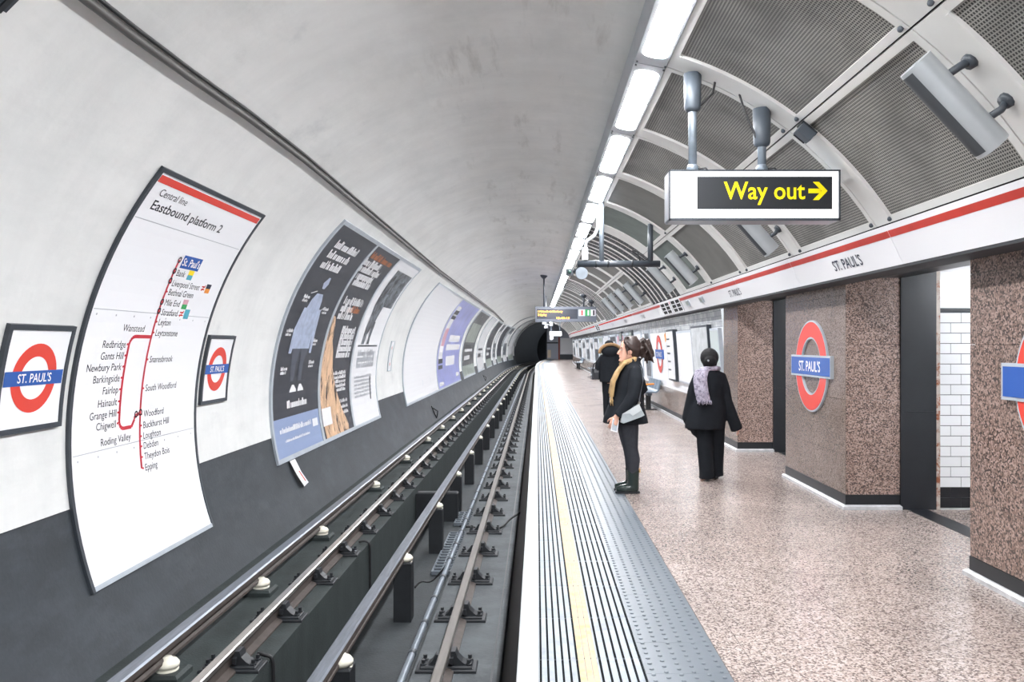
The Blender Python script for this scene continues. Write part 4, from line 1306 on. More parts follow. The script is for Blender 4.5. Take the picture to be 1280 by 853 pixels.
# dark scuffs and brackets on the dado
for (x, y, lab) in ((542, 512, 'small black bracket on the sooty wall under the blank poster'), (605, 471, 'small black bracket on the sooty wall beyond the lilac poster')):
    yy, ss = P(x, y)
    o = empty('wall_bracket', wl(yy, ss)); org = Vector(o.location)
    b = MB(); add_slab(b, wl, yy - 0.05, yy + 0.05, ss - 0.28, ss + 0.12, 0, 0.03); rel(b, org).build('plate', M_black, o)
    b = MB().limb([wl(yy, ss + 0.05, 0.02), wl(yy - 0.1, ss - 0.1, 0.14), wl(yy, ss - 0.25, 0.03)], 0.02, 6); rel(b, org).build('arm', M_black, o)
    tag(o, lab, 'bracket')

# ================================================================== HANGING SIGNS
D = 5.92
pm = F / D
X = lambda px: (px - VX) / pm
Z = lambda py: EYE - (py - VY) / pm
o = empty('way_out_sign', ((X(836) + X(1050)) / 2, D, Z(276))); org = Vector(o.location)
xa, xb, za, zb = X(836), X(1050), Z(276), Z(212.5)
b = MB()
c = 0.012
prof = [(xa, za + c), (xa + c, za), (xb - c, za), (xb, za + c), (xb, zb - c), (xb - c, zb), (xa + c, zb), (xa, zb - c)]
b.loftp([[(x, y, z) for x, z in prof] for y in (D + 0.005, D + 0.20)])
rel(b, org).build('casing', mat('sign casing', (150, 158, 166), 0.3, metal=0.4), o)
bz = MB()
for (x0, x1, z0, z1) in ((xa, xb, za, za + 0.018), (xa, xb, zb - 0.012, zb), (xa, xa + 0.012, za, zb), (xb - 0.014, xb, za, zb)):
    bz.box(x0, x1, D - 0.012, D + 0.006, z0, z1)
rel(bz, org).build('bezel', M_frame, o)
b = MB().box(xa + 0.01, xb - 0.012, D - 0.004, D + 0.01, za + 0.016, zb - 0.01); rel(b, org).build('lit_face', M_signlit, o)
fn = lambda u, v, off: (u, D - 0.004 - off, v)
x0, x1, z0, z1 = X(871), X(1040), Z(262), Z(221)
b = MB(); add_rect(b, fn, x0, x1, z0, z1, 0.002, nv=1); rel(b, org).build('black_panel', M_black, o)
b = MB(); add_text(b, fn, 'Way out', X(904.5), Z(249), 0.185, 0.004, width=X(1006) - X(904.5), bold=0.014); rel(b, org).build('lettering', M_yellow, o)
b = MB()
u0, u1, vm = X(1010), X(1034), Z(239)
h = 0.058
b.poly([fn(u0, vm - 0.017, 0.004), fn(u1 - 0.05, vm - 0.017, 0.004), fn(u1 - 0.05, vm + 0.017, 0.004), fn(u0, vm + 0.017, 0.004)])
for s in (1, -1):
    q = [(u1, vm), (u1 - 0.065, vm + s * 0.068), (u1 - 0.11, vm + s * 0.068), (u1 - 0.045, vm)]
    b.poly([fn(a_, c_, 0.004) for a_, c_ in (q if s == 1 else q[::-1])])
rel(b, org).build('arrow', M_yellow, o)
for px, py in ((869, 100), (957, 143)):
    x = X(px); y = D + 0.1
    # ceiling height at this x
    zt = ZV + math.sqrt(RV ** 2 - (x - XV) ** 2)
    b = MB().cyl((x, y, zb), (x, y, zt - 0.05), 0.032, 14); rel(b, org).build('pole', M_pole, o, True)
    b = MB().lathe([(0.036, -0.25), (0.056, -0.235), (0.062, -0.22), (0.068, 0.04)], (x, y, zt - 0.05), 20); rel(b, org).build('cover_cone', M_cone, o, True)
    b = MB().lathe([(0.045, 0), (0.045, 0.04), (0.034, 0.06)], (x, y, zb), 14); rel(b, org).build('pole_foot', M_pole, o, True)
    s = 1 if px < 900 else -1
    sx = x + 0.17 * s
    st = ZV + math.sqrt(RV ** 2 - (sx - XV) ** 2)
    b = MB().limb([(sx, y, st), (sx - 0.02 * s, y - 0.02, st - 0.09), (sx - 0.06 * s, y - 0.03, st - 0.13 if s == 1 else st - 0.2), (x + 0.03 * s, y - 0.02, zt - 0.28), (x, y - 0.035, zt - 0.27)], 0.009, 8); rel(b, org).build('cable', M_cable, o, True)
    b = MB().limb([(x + 0.03, y, zb + 0.03), (x + 0.1, y, zb + 0.035), (x + 0.13, y, zb)], 0.008, 6); rel(b, org).build('cable', M_cable, o, True)
tag(o, 'lit hanging sign reading Way out in yellow with right arrow', 'sign')

# small camera box at the panel corner
def vmount(y, th):
    p = Vector(vault(y, th)); nrm = Vector((-math.cos(R_(th)), 0, -math.sin(R_(th)))); tan = Vector((-math.sin(R_(th)), 0, math.cos(R_(th))))
    return p, nrm, tan
def obox(b, p, ax, ay, az, hx, hy, hz, mi=0):
    rings = []
    for s in (-1, 1):
        rings.append([p + az * (s * hz) + ax * (i * hx) + ay * (j * hy) for i, j in ((-1, -1), (1, -1), (1, 1), (-1, 1))])
    b.loftp(rings, mi)
p, nr, tg = vmount(5.77, 50.6)
o = empty('detector_box', p); EYv = Vector((0, 1, 0))
b = MB(); obox(b, nr * 0.07, EYv, tg, nr, 0.045, 0.06, 0.035); b.build('box', M_cone, o)
b = MB(); obox(b, nr * 0.015 + EYv * 0.05, EYv, tg, nr, 0.05, 0.07, 0.015); obox(b, nr * 0.05 + EYv * 0.08, EYv, tg, nr, 0.006, 0.05, 0.05); b.build('bracket', M_black, o)
b = MB().ell(nr * 0.08 - tg * 0.05 - EYv * 0.02, (0.012, 0.012, 0.012), 8, 6); b.build('button', M_white, o, True)
tag(o, 'small dark box at the corner of a mesh ceiling panel', 'detector')

# loudspeakers on the vault, one near every far seam
def speaker(y, th, label, big=True):
    p, nr, tg = vmount(y, th)
    o = empty('loudspeaker', p)
    c = nr * 0.19 + EYv * 0.05 + tg * 0.02
    L = 0.29
    b = MB().limb([c + tg * L, c - tg * L], 0.088, 18); b.build('shell', M_speak, o, True)
    smooth_by_angle(o.children[0], 40)
    # mesh mouth on the inner side
    d = (nr * 0.99 + EYv * 0.1).normalized()
    e = d.cross(tg)
    b = MB()
    pts0 = []; pts1 = []
    for i in range(9):
        a = R_(-42 + 84 * i / 8)
        q = d * math.cos(a) + e * math.sin(a)
        pts0.append(c + tg * (L - 0.02) + q * 0.0895); pts1.append(c - tg * (L - 0.02) + q * 0.0895)
    b.loftp([pts0, pts1], caps=False, closed=False); b.build('mouth', M_spkg, o, True)
    for s in (0.15, -0.15):
        b = MB().limb([tg * s * 0.9, nr * 0.06 + tg * s, c + tg * s], [0.024, 0.02, 0.02], 8); b.build('arm', M_frame, o, True)
        b = MB().limb([tg * s * 0.9 - nr * 0.0, tg * s * 0.9 + nr * 0.03], [0.045, 0.038], 10); b.build('mount', M_frame, o, True)
    tag(o, label, 'loudspeaker', 'loudspeakers along the vault')
ths = 41.5
speaker(3.98, 43.2, 'grey tubular loudspeaker at the upper right corner of the picture')
for i, (yy, lab) in enumerate(((7.93, 'tubular loudspeaker just below the Way out sign'), (11.9, 'tubular loudspeaker on the vault, second beyond the Way out sign'), (13.9, 'tubular loudspeaker beside the dark ribbed vault section'), (17.8, 'tubular loudspeaker on the far side of the dark ribbed section'), (19.9, 'tubular loudspeaker, second beyond the dark ribbed section'), (21.8, 'tubular loudspeaker, third beyond the dark ribbed section'), (23.8, 'tubular loudspeaker, fourth beyond the dark ribbed section'))):
    speaker(yy, ths, lab)

# pipe bracket with camera and mirror
D = 11.87; pm = F / D
o = empty('camera_bracket', (X(775), D, Z(330))); org = Vector(o.location)
zb_ = Z(330)
b = MB().cyl((X(722), D, zb_), (X(825), D, zb_), 0.05, 12); rel(b, org).build('cross_bar', M_frame, o, True)
for px in (760, 790, 745): 
    b = MB().cyl((X(px) - 0.012, D, zb_), (X(px) + 0.012, D, zb_), 0.058, 12); rel(b, org).build('clamp', M_black, o, True)
for px, r in ((752, 0.05), (813, 0.055)):
    x = X(px)
    zt = ZV + math.sqrt(RV ** 2 - (x - XV) ** 2)
    b = MB().cyl((x, D, zb_), (x, D, zt), r * 0.75, 12); rel(b, org).build('drop_pole', M_pole if px < 800 else M_frame, o, True)
x = X(752) - 0.05
b = MB().limb([(x, D, 3.66), (x, D, zb_ + 0.55), (x - 0.06, D, zb_ + 0.42), (x - 0.18, D, zb_ + 0.34), (x - 0.2, D, zb_ + 0.2)], 0.028, 8); rel(b, org).build('cable_pipe', M_house, o, True)
b = MB().box(x - 0.245, x - 0.155, D - 0.04, D + 0.04, zb_ + 0.06, zb_ + 0.24); rel(b, org).build('junction_box', M_house, o)
b = MB().limb([(X(800), D, zb_ + 0.04), (X(797), D, zb_ + 0.18), (X(790), D, zb_ + 0.2), (X(806), D, zb_ + 0.05), (X(812), D, zb_ + 0.1)], 0.012, 6); rel(b, org).build('cable', M_cable, o, True)
xm = X(727)
b = MB().limb([(X(727), D, zb_), (X(724), D, zb_ - 0.04), (X(722), D, zb_ - 0.1), (X(727), D, zb_ - 0.15)], 0.02, 8); rel(b, org).build('mirror_arm', M_frame, o, True)
b = MB().limb([(xm, D - 0.02, Z(342)), (xm, D - 0.04, Z(342))], [0.095, 0.09], 20); rel(b, org).build('round_mirror', M_conduit, o)
b = MB().box(X(707), X(716), D - 0.12, D + 0.1, Z(345), Z(337)); rel(b, org).build('camera_housing', M_frame, o)
b = MB().cyl((X(711.5), D - 0.13, Z(341)), (X(711.5), D - 0.1, Z(341)), 0.03, 12); rel(b, org).build('camera_lens', mat('dark green lens', (60, 84, 78), 0.2), o, True)
b = MB().limb([(X(716), D, Z(341)), (X(722), D, Z(336)), (X(724), D, Z(332))], 0.018, 8); rel(b, org).build('camera_arm', M_frame, o, True)
tag(o, 'hung pipe bracket with a small camera and round white mirror', 'bracket')

# train indicator
D = 28.5; pm = F / D
o = empty('train_indicator', (X(707), D, Z(402))); org = Vector(o.location)
b = MB().box(X(669), X(745.5), D, D + 0.3, Z(402.5), Z(383.5)); rel(b, org).build('casing', mat('indicator casing', (104, 110, 122), 0.4), o)
fn = lambda u, v, off: (u, D - off, v)
b = MB(); add_rect(b, fn, X(671), X(722), Z(398.8), Z(386.5), 0.004, nv=1); rel(b, org).build('screen', M_screen, o)
b = MB()
add_text(b, fn, '1 Hainault via Newbury', X(672.5), Z(390.7), 0.1, 0.006, width=X(703) - X(672.5), bold=0.01)
add_text(b, fn, '2 Epping', X(672.5), Z(394.8), 0.1, 0.006, width=X(683) - X(672.5), bold=0.01)
add_text(b, fn, '12:40:15', X(695.5), Z(398.8), 0.085, 0.006, width=X(712) - X(695.5), bold=0.01)
rel(b, org).build('led_text', M_led, o)
for x0, x1, m in ((723.5, 731.2, M_pink), (731.4, 738, M_green), (738.2, 744.5, M_white)):
    b = MB(); add_rect(b, fn, X(x0), X(x1), Z(395.2), Z(387.2), 0.004, nv=1); rel(b, org).build('picture_panel', M_white if m == M_pink else m, o)
    b = MB(); add_rect(b, fn, X(x0 + 3), X(x0 + 5), Z(394.5), Z(388), 0.007, nv=1); rel(b, org).build('pictogram', M_red if m == M_pink else M_white if m == M_green else M_ink, o)
for px in (680, 730, 740):
    x = X(px)
    zt = (ZL + math.sqrt(RL ** 2 - (x - XL) ** 2)) if px < 690 else ZV + math.sqrt(RV ** 2 - (x - XV) ** 2)
    b = MB().cyl((x, D + 0.15, Z(384)), (x, D + 0.15, zt), 0.03, 8); rel(b, org).build('pole', M_frame, o, True)
    b = MB().lathe([(0.03, -0.14), (0.12, -0.05), (0.14, 0.02)], (x, D + 0.15, zt), 12); rel(b, org).build('flange', M_frame, o, True)
tag(o, 'dark hanging train indicator with amber text lines', 'display')
# far hanging sign and clock
D = 46; pm = F / D
o = empty('hanging_sign', (X(694), D, Z(420))); org = Vector(o.location)
b = MB().box(X(687), X(702), D, D + 0.2, Z(420), Z(414.5)); rel(b, org).build('lit_box', M_signlit, o)
for px in (689, 700): b = MB().cyl((X(px), D + 0.1, Z(415)), (X(px), D + 0.1, ZV + math.sqrt(RV ** 2 - (X(px) - XV) ** 2) + 0.02), 0.03, 6); rel(b, org).build('pole', M_pole, o)
tag(o, 'small white hanging sign far along the platform', 'sign')
o = empty('platform_clock', (X(691), D + 4, Z(423))); org = Vector(o.location)
b = MB().limb([(X(691), D + 4, Z(422)), (X(691), D + 4.12, Z(422))], 0.13, 16); rel(b, org).build('dial', M_white, o)
b = MB().cyl((X(691), D + 4.06, Z(419)), (X(691), D + 4.06, ZV + math.sqrt(RV ** 2 - (X(691) - XV) ** 2) + 0.02), 0.025, 6); rel(b, org).build('pole', M_frame, o)
tag(o, 'small round white clock below the far hanging sign', 'clock')
o = empty('camera_cluster', (X(681), 40, Z(412))); org = Vector(o.location)
for dx, dz in ((0, 0), (0.25, 0.12), (-0.1, 0.2)):
    b = MB().box(X(681) + dx - 0.09, X(681) + dx + 0.09, 39.8, 40.1, Z(412) + dz - 0.06, Z(412) + dz + 0.06); rel(b, org).build('camera_body', M_house, o)
b = MB().cyl((X(681), 40, Z(411)), (X(681), 40, ZL + math.sqrt(RL ** 2 - (X(681) - XL) ** 2) + 0.01), 0.03, 6); rel(b, org).build('pole', M_house, o)
b = MB().cyl((X(681) - 0.1, 40, Z(411) + 0.08), (X(681) + 0.3, 40, Z(411) + 0.08), 0.025, 6); rel(b, org).build('arm', M_house, o)
tag(o, 'cluster of small pale cameras hanging below the train indicator', 'camera')

# ================================================================== RIGHT WALL THINGS
def pillar_roundel(yc, zc, label, text):
    o = empty('station_roundel', (PX, yc, zc))
    fn = lambda u, v, off: (-off, -u, v)       # u to the right as seen from the platform
    r = 0.49
    def ring(r0, r1, d0, d1, m, nm):
        b = MB()
        n = 56
        b.loftp([[fn(rr * math.cos(2 * math.pi * k / n), rr * math.sin(2 * math.pi * k / n), dd) for k in range(n)] for rr, dd in ((r0, d0), (r0, d1), (r1, d1), (r1, d0), (r0, d0))], caps=False)
        return b.build(nm, m, o)
    ring(r * 0.60, r, 0.0, 0.022, M_alu, 'ring_rim')
    ring(r * 0.635, r * 0.965, 0.01, 0.025, M_red, 'red_ring')
    b = MB(); add_slab(b, fn, -0.61, 0.61, -0.115, 0.115, 0.0, 0.034, nv=1); b.build('bar_rim', M_alu, o)
    b = MB(); add_slab(b, fn, -0.59, 0.59, -0.094, 0.094, 0.02, 0.037, nv=1); b.build('blue_bar', M_blue, o)
    b = MB(); add_text(b, fn, "ST. PAUL'S", 0, -0.055, 0.155, 0.0385, 'C', width=0.66, bold=0.012); b.build('name_text', M_white, o)
    tag(o, label, 'sign')
pillar_roundel(8.5, 1.35, 'red and blue roundel on the middle granite pillar', 1)
pillar_roundel(4.38, 1.35, 'roundel on the near granite pillar cut by the right edge', 1)
# roundel on the far white wall
def wfn(u, v, off): return wr(-u, v, off)
o = empty('station_roundel', wr(19.2, 1.35)); org = Vector(o.location)
b = MB(); add_ring(b, wfn, -19.2, 1.35, 0.30, 0.46, 0.012); rel(b, org).build('red_ring', M_red, o)
b = MB(); add_slab(b, wfn, -19.8, -18.6, 1.24, 1.46, 0.0, 0.02); rel(b, org).build('blue_bar', M_blue, o)
b = MB(); add_text(b, wfn, "ST. PAUL'S", -19.2, 1.29, 0.16, 0.024, 'C', width=0.8, bold=0.012); rel(b, org).build('name_text', M_white, o)
tag(o, 'red and blue roundel on the white wall beyond the standing woman', 'sign')
# boards
def wboard(y0, y1, z0, z1, th, face, side, label, name='notice_board', extra=None):
    o = empty(name, wr(y0, z0)); org = Vector(o.location)
    b = MB(); add_slab(b, wfn, -y1, -y0, z0, z1, 0, th, nv=4); rel(b, org).build('case', side, o)
    b = MB(); add_slab(b, wfn, -y1 + 0.04, -y0 - 0.04, z0 + 0.04, z1 - 0.04, th - 0.002, th + 0.004, nv=4); rel(b, org).build('face', face, o)
    if extra:
        for nm, (u0, u1, v0, v1), m in extra:
            b = MB(); add_rect(b, wfn, -(y0 + (y1 - y0) * (1 - u0)), -(y0 + (y1 - y0) * (1 - u1)), z0 + (z1 - z0) * v0, z0 + (z1 - z0) * v1, th + 0.008); rel(b, org).build(nm, m, o)
    return tag(o, label, 'board')
wboard(16.6, 17.5, 0.8, 1.9, 0.10, M_white, M_frame, 'white timetable case with a dark side left of the glass boards', extra=[('text_row', (0.1, 0.5, v, v + 0.03), M_ink) for v in (0.2, 0.36, 0.52, 0.66, 0.8)])
wboard(14.9, 16.5, 0.8, 1.85, 0.05, M_white, M_alu, 'plain white notice board in the middle of the boards')
wboard(13.35, 14.75, 0.75, 1.92, 0.08, mat('map print', (206, 210, 212), 0.25, var=0.25, vscale=5), M_frame, 'tall framed map board behind the walking person')
wboard(12.62, 13.25, 0.75, 1.85, 0.06, M_glass, M_alu, 'pale glass panel next to the narrow granite pillar', 'glass_panel')
o = empty('warning_sticker', wr(18.2, 1.72)); org = Vector(o.location)
b = MB(); b.poly([wfn(-18.35, 1.80, 0.004), wfn(-18.25, 1.62, 0.004), wfn(-18.05, 1.70, 0.004), wfn(-18.15, 1.86, 0.004)]); k = rel(b, org).build('sticker', M_orange, o)
tag(o, 'small yellow sticker on the white wall right of the far roundel', 'sticker')
# small upper framed notices
for i, (yy, lab) in enumerate(((24.5, 'small dark framed notice high on the far wall, right one'), (27.5, 'small dark framed notice high on the far wall, left one'))):
    o = empty('framed_notice', wr(yy, 1.82)); org = Vector(o.location)
    b = MB(); add_slab(b, wfn, -yy - 0.45, -yy + 0.45, 1.7, 2.02, 0, 0.05, nv=1); rel(b, org).build('frame', M_frame, o)
    b = MB(); add_slab(b, wfn, -yy - 0.3, -yy + 0.3, 1.76, 1.96, 0.04, 0.055, nv=1); rel(b, org).build('face', M_psage, o)
    tag(o, lab, 'notice')
# fascia vents and small boxes
for i, (y0, y1, lab) in enumerate(((14.5, 15.45, 'black louvred vent in the fascia, right one of the near pair'), (15.65, 16.7, 'black louvred vent in the fascia, left one of the near pair'), (33.5, 35.5, 'black louvred vent in the fascia farther along'))):
    o = empty('fascia_vent', fas(-y0, 0)); org = Vector(o.location)
    b = MB(); add_slab(b, fas, -y1, -y0, fl_ * 0.12, fl_ * 0.88, 0.0, 0.008, nv=1); rel(b, org).build('opening', M_void, o)
    for j in range(4):
        v = fl_ * (0.12 + 0.76 * j / 3)
        b = MB(); add_slab(b, fas, -y1, -y0, v - 0.008, v + 0.008, 0.006, 0.02, nv=1); rel(b, org).build('slat', M_white, o)
    for u in (-y1, -(y0 + y1) / 2, -y0):
        b = MB(); add_slab(b, fas, u - 0.02, u + 0.02, fl_ * 0.1, fl_ * 0.9, 0.006, 0.02, nv=1); rel(b, org).build('mullion', M_white, o)
    tag(o, lab, 'vent')
for i, (yy, lab) in enumerate(((12.75, 'small grey square plate on the fascia, right one'), (13.9, 'small grey square plate on the fascia, left one'))):
    o = empty('fascia_plate', fas(-yy, fl_ * 0.45)); org = Vector(o.location)
    b = MB(); add_slab(b, fas, -yy - 0.13, -yy + 0.13, fl_ * 0.3, fl_ * 0.62, 0, 0.02, nv=1); rel(b, org).build('plate', M_alu, o)
    b = MB(); add_slab(b, fas, -yy - 0.08, -yy + 0.08, fl_ * 0.37, fl_ * 0.56, 0.015, 0.026, nv=1); rel(b, org).build('face', M_psage, o)
    tag(o, lab, 'plate')
# posters along the far right wall
fr = [(20.6, 21.5, M_pphoto, 'tall grey leaflet panel right behind the standing woman'), (22.2, 23.8, M_white, 'white poster on the right wall behind the woman'), (24.3, 26.0, M_pphoto, 'grey poster on the right wall behind the woman'), (26.6, 28.8, M_pink, 'pink poster on the far right wall'), (29.4, 31.6, M_pblack, 'charcoal poster on the far right wall'), (32.4, 34.4, M_white, 'white poster beyond the charcoal one on the right wall'),
      (35.2, 37.2, M_psage, 'sage poster on the far right wall'), (38, 40.4, M_pblack, 'second charcoal poster on the far right wall'), (41.3, 43.5, M_white, 'second white poster beyond the charcoal posters'), (44.5, 47, M_pphoto, 'mottled poster on the far right wall'), (48, 51, M_white, 'narrow looking white poster far along the right wall'), (52.5, 55.5, M_pdark, 'dark mottled poster far along the right wall'), (57, 60, M_white, 'last white poster on the right wall'), (62, 66, M_pblack, 'last dark poster on the right wall')]
for a, c, m, lab in fr:
    o = empty('wall_poster', wr(a, 0.7)); org = Vector(o.location)
    b = MB(); add_slab(b, wfn, -c, -a, 0.68, 1.95, 0, 0.03, nv=4); rel(b, org).build('frame', M_alu, o)
    b = MB(); add_slab(b, wfn, -c + 0.07, -a - 0.07, 0.75, 1.88, 0.028, 0.034, nv=4); rel(b, org).build('print', m, o)
    b = MB(); add_rect(b, wfn, -c + 0.3, -a - 0.3, 1.35, 1.7, 0.036); rel(b, org).build('picture', M_white if m != M_white else M_pphoto, o)
    tag(o, lab, 'poster', 'posters along the far platform wall')
# benches
def bench(y0, y1, lab):
    o = empty('platform_bench', (2.7 + bend(y0), (y0 + y1) / 2, 0))
    L = (y1 - y0) / 2
    n = 4
    for i in range(n):
        a, c = -L + 2 * L * i / n + 0.02, -L + 2 * L * (i + 1) / n - 0.02
        b = MB(); b.loftp([[(x, yy, z) for x, z in ((-0.22, 0.43), (0.16, 0.42), (0.22, 0.47), (0.27, 0.72), (0.245, 0.725), (0.19, 0.49), (0.14, 0.45), (-0.22, 0.455))] for yy in (a, c)]); b.build('seat_shell', M_seat, o)
    b = MB().box(-0.05, 0.05, -L, L, 0.36, 0.42); b.build('beam', M_frame, o)
    for yy in (-L + 0.3, L - 0.3):
        b = MB().box(-0.06, 0.06, yy - 0.04, yy + 0.04, 0.02, 0.37); b.build('leg', M_black, o)
        b = MB().bevbox(-0.22, 0.2, yy - 0.06, yy + 0.06, 0, 0.025, 0.008); b.build('foot', M_black, o)
    b = MB().limb([(-0.2, -L, 0.45), (-0.2, -L, 0.62), (0.1, -L, 0.64)], 0.02, 8); b.build('armrest', M_orange if y0 < 20 else M_frame, o)
    tag(o, lab, 'bench', 'benches along the far platform wall')
bench(18.9, 20.7, 'blue grey bench on black legs beside the standing woman')
bench(36.5, 39.0, 'dark far bench by the wall, left of the fur hooded person')
bench(50, 53, 'tiny farthest bench by the wall near the platform end')
#@@PART3
# ================================================================== PEOPLE
def head(b, c, s=1.0, face=(-1, 0)):
    """skull, jaw, nose, ears and neck; face is the direction looked at in the ground plane"""
    fx, fy = face
    c = Vector(c)
    f = Vector((fx, fy, 0)).normalized(); l = Vector((-f.y, f.x, 0)); up = Vector((0, 0, 1))
    def at(a, sd, u): return c + (f * a + l * sd + up * u) * s
    def ring(u, a0, a1, w, n=16):
        cx = (a0 + a1) / 2; r = (a1 - a0) / 2
        return [at(cx + r * math.cos(2 * math.pi * k / n), w * math.sin(2 * math.pi * k / n), u) for k in range(n)]
    b.loftp([ring(-0.115, 0.035, 0.085, 0.022), ring(-0.10, -0.01, 0.096, 0.045), ring(-0.075, -0.05, 0.098, 0.056), ring(-0.045, -0.075, 0.096, 0.064), ring(-0.01, -0.095, 0.09, 0.072), ring(0.03, -0.102, 0.092, 0.077), ring(0.07, -0.098, 0.088, 0.074), ring(0.10, -0.08, 0.07, 0.06), ring(0.12, -0.04, 0.035, 0.03)])
    b.limb([at(0.085, 0, 0.02), at(0.105, 0, -0.01), at(0.118, 0, -0.032), at(0.095, 0, -0.045)], [0.008, 0.012, 0.014, 0.008], 8)   # nose
    b.limb([at(0.088, -0.022, -0.066), at(0.098, 0, -0.066), at(0.088, 0.022, -0.066)], 0.010, 6)                                      # lips
    b.limb([at(0.08, -0.03, -0.10), at(0.094, 0, -0.104), at(0.08, 0.03, -0.10)], 0.016, 6)                                             # chin
    for sd in (-1, 1):
        b.ell(at(-0.005, sd * 0.078, -0.012), (0.018 * s, 0.018 * s, 0.032 * s), 8, 6)
        b.limb([at(0.082, sd * 0.012, 0.03), at(0.083, sd * 0.048, 0.028)], 0.009, 6)                                                  # brow
    b.limb([at(-0.03, 0, -0.05), at(-0.035, 0, -0.13), at(-0.05, 0, -0.21)], [0.055, 0.05, 0.062], 12)
    return at

def hand(b, wrist, down, fwd, side, curl=0.5, s=1.0):
    """palm and five fingers; fwd is where the thumb points, side is the back-of-hand normal"""
    w = Vector(wrist); d = Vector(down).normalized(); f = Vector(fwd).normalized(); n = Vector(side).normalized()
    b.loftp([[w + d * (t * s) + f * (x * hw * s) + n * (y * th * s) for x, y in ((-1, -0.6), (-0.6, -1), (0.6, -1), (1, -0.6), (1, 0.6), (0.6, 1), (-0.6, 1), (-1, 0.6))] for t, hw, th in ((-0.02, 0.026, 0.02), (0.02, 0.032, 0.016), (0.06, 0.042, 0.015), (0.088, 0.042, 0.013))])
    for i, L in enumerate((0.066, 0.078, 0.072, 0.056)):
        o = w + d * (0.075 * s) + f * ((0.031 - 0.021 * i) * s)
        c1 = -n * curl
        p1 = o + (d + c1 * 0.4).normalized() * (L * 0.45 * s)
        p2 = p1 + (d + c1 * 1.3).normalized() * (L * 0.33 * s)
        p3 = p2 + (d + c1 * 2.4).normalized() * (L * 0.28 * s)
        b.limb([o, p1, p2, p3], [0.0098 * s, 0.0092 * s, 0.0085 * s, 0.007 * s], 8)
    o = w + d * (0.022 * s) + f * (0.026 * s)
    b.limb([o, o + (d * 0.6 + f * 0.8).normalized() * 0.035 * s, o + (d * 0.85 + f * 0.75 - n * 0.3).normalized() * 0.062 * s, o + (d * 0.95 + f * 0.5 - n * 0.5).normalized() * 0.085 * s], [0.013 * s, 0.011 * s, 0.010 * s, 0.008 * s], 8)

# ---- woman standing in profile, facing the track
o = empty('person', (0.98, 8.5, 0))
tag(o, 'standing woman in a black coat, mustard scarf and dark boots facing the track', 'person')
hc = (0.005, 0.0, 1.515)
b = MB()
at = head(b, hc, 1.0, (-1, -0.12))
b.rings([(0.05, 0, 1.40, 0.06, 0.07), (0.05, 0, 1.33, 0.09, 0.16), (0.03, 0, 1.22, 0.115, 0.17), (0.02, 0, 1.05, 0.10, 0.14), (0.02, 0, 0.92, 0.12, 0.165), (0.02, 0, 0.78, 0.11, 0.16)], 18)
for sd in (-1, 1):
    b.limb([(0.005, sd * 0.085, 0.84), (0.0, sd * 0.088, 0.70), (0.02, sd * 0.085, 0.47), (0.04, sd * 0.082, 0.36), (0.04, sd * 0.08, 0.10)], [0.098, 0.096, 0.068, 0.066, 0.042], 14)
    b.limb([(0.05, sd * 0.08, 0.06), (-0.03, sd * 0.08, 0.045), (-0.12, sd * 0.082, 0.035)], [0.042, 0.04, 0.03], 10)
b.limb([(0.05, -0.165, 1.29), (0.02, -0.235, 1.04), (-0.135, -0.26, 0.845)], [0.055, 0.043, 0.032], 12)
b.limb([(0.05, 0.165, 1.29), (0.16, 0.25, 1.08), (0.0, 0.25, 0.94)], [0.055, 0.043, 0.032], 12)
hand(b, (-0.15, -0.262, 0.83), (-0.42, 0, -0.9), (-0.75, 0.2, 0.2), (0, -1, 0), 0.55)
hand(b, (-0.02, 0.25, 0.93), (-0.7, 0, -0.7), (-0.6, 0, 0.6), (0, 1, 0), 0.6)
fuse('body', b, M_skin, o, 0.0065, 2)
# tights
b = MB()
b.rings([(0.0, 0, 0.86, 0.12, 0.175), (0.0, 0, 0.74, 0.125, 0.185)], 18)
for sd in (-1, 1):
    b.limb([(-0.005, sd * 0.085, 0.86), (-0.005, sd * 0.09, 0.70), (0.01, sd * 0.088, 0.56), (0.025, sd * 0.085, 0.46), (0.045, sd * 0.083, 0.36), (0.042, sd * 0.08, 0.2)], [0.108, 0.108, 0.088, 0.072, 0.074, 0.056], 16)
fuse('tights', b, M_tights, o, 0.011, 4)
for sd in (-1, 1):
    b = MB()
    b.rings([(0.045, sd * 0.08, 0.245, 0.068, 0.06), (0.045, sd * 0.08, 0.16, 0.062, 0.054), (0.045, sd * 0.08, 0.09, 0.062, 0.052), (0.04, sd * 0.08, 0.03, 0.066, 0.05)], 16)
    b.limb([(0.08, sd * 0.08, 0.052), (0.0, sd * 0.08, 0.055), (-0.08, sd * 0.082, 0.045), (-0.135, sd * 0.084, 0.036)], [0.05, 0.054, 0.046, 0.032], 14, flat=0.95)
    k = fuse('boot', b, M_boot, o, 0.009, 3)
    k['label'] = 'dark green leather ankle boot'
    b = MB()
    pts = [(0.112, -0.038), (0.112, 0.038), (0.04, 0.044), (-0.06, 0.05), (-0.12, 0.038), (-0.146, 0.018), (-0.146, -0.018), (-0.12, -0.038), (-0.06, -0.05), (0.04, -0.044)]
    b.loftp([[(x, sd * 0.08 + y, z) for x, y in pts] for z in (0.0, 0.024)])
    b.build('boot_sole', M_black, k)
    if sd == -1:
        b = MB().box(0.105, 0.12, -0.1, -0.07, 0.22, 0.265); b.build('pull_tab', M_scarf, k)
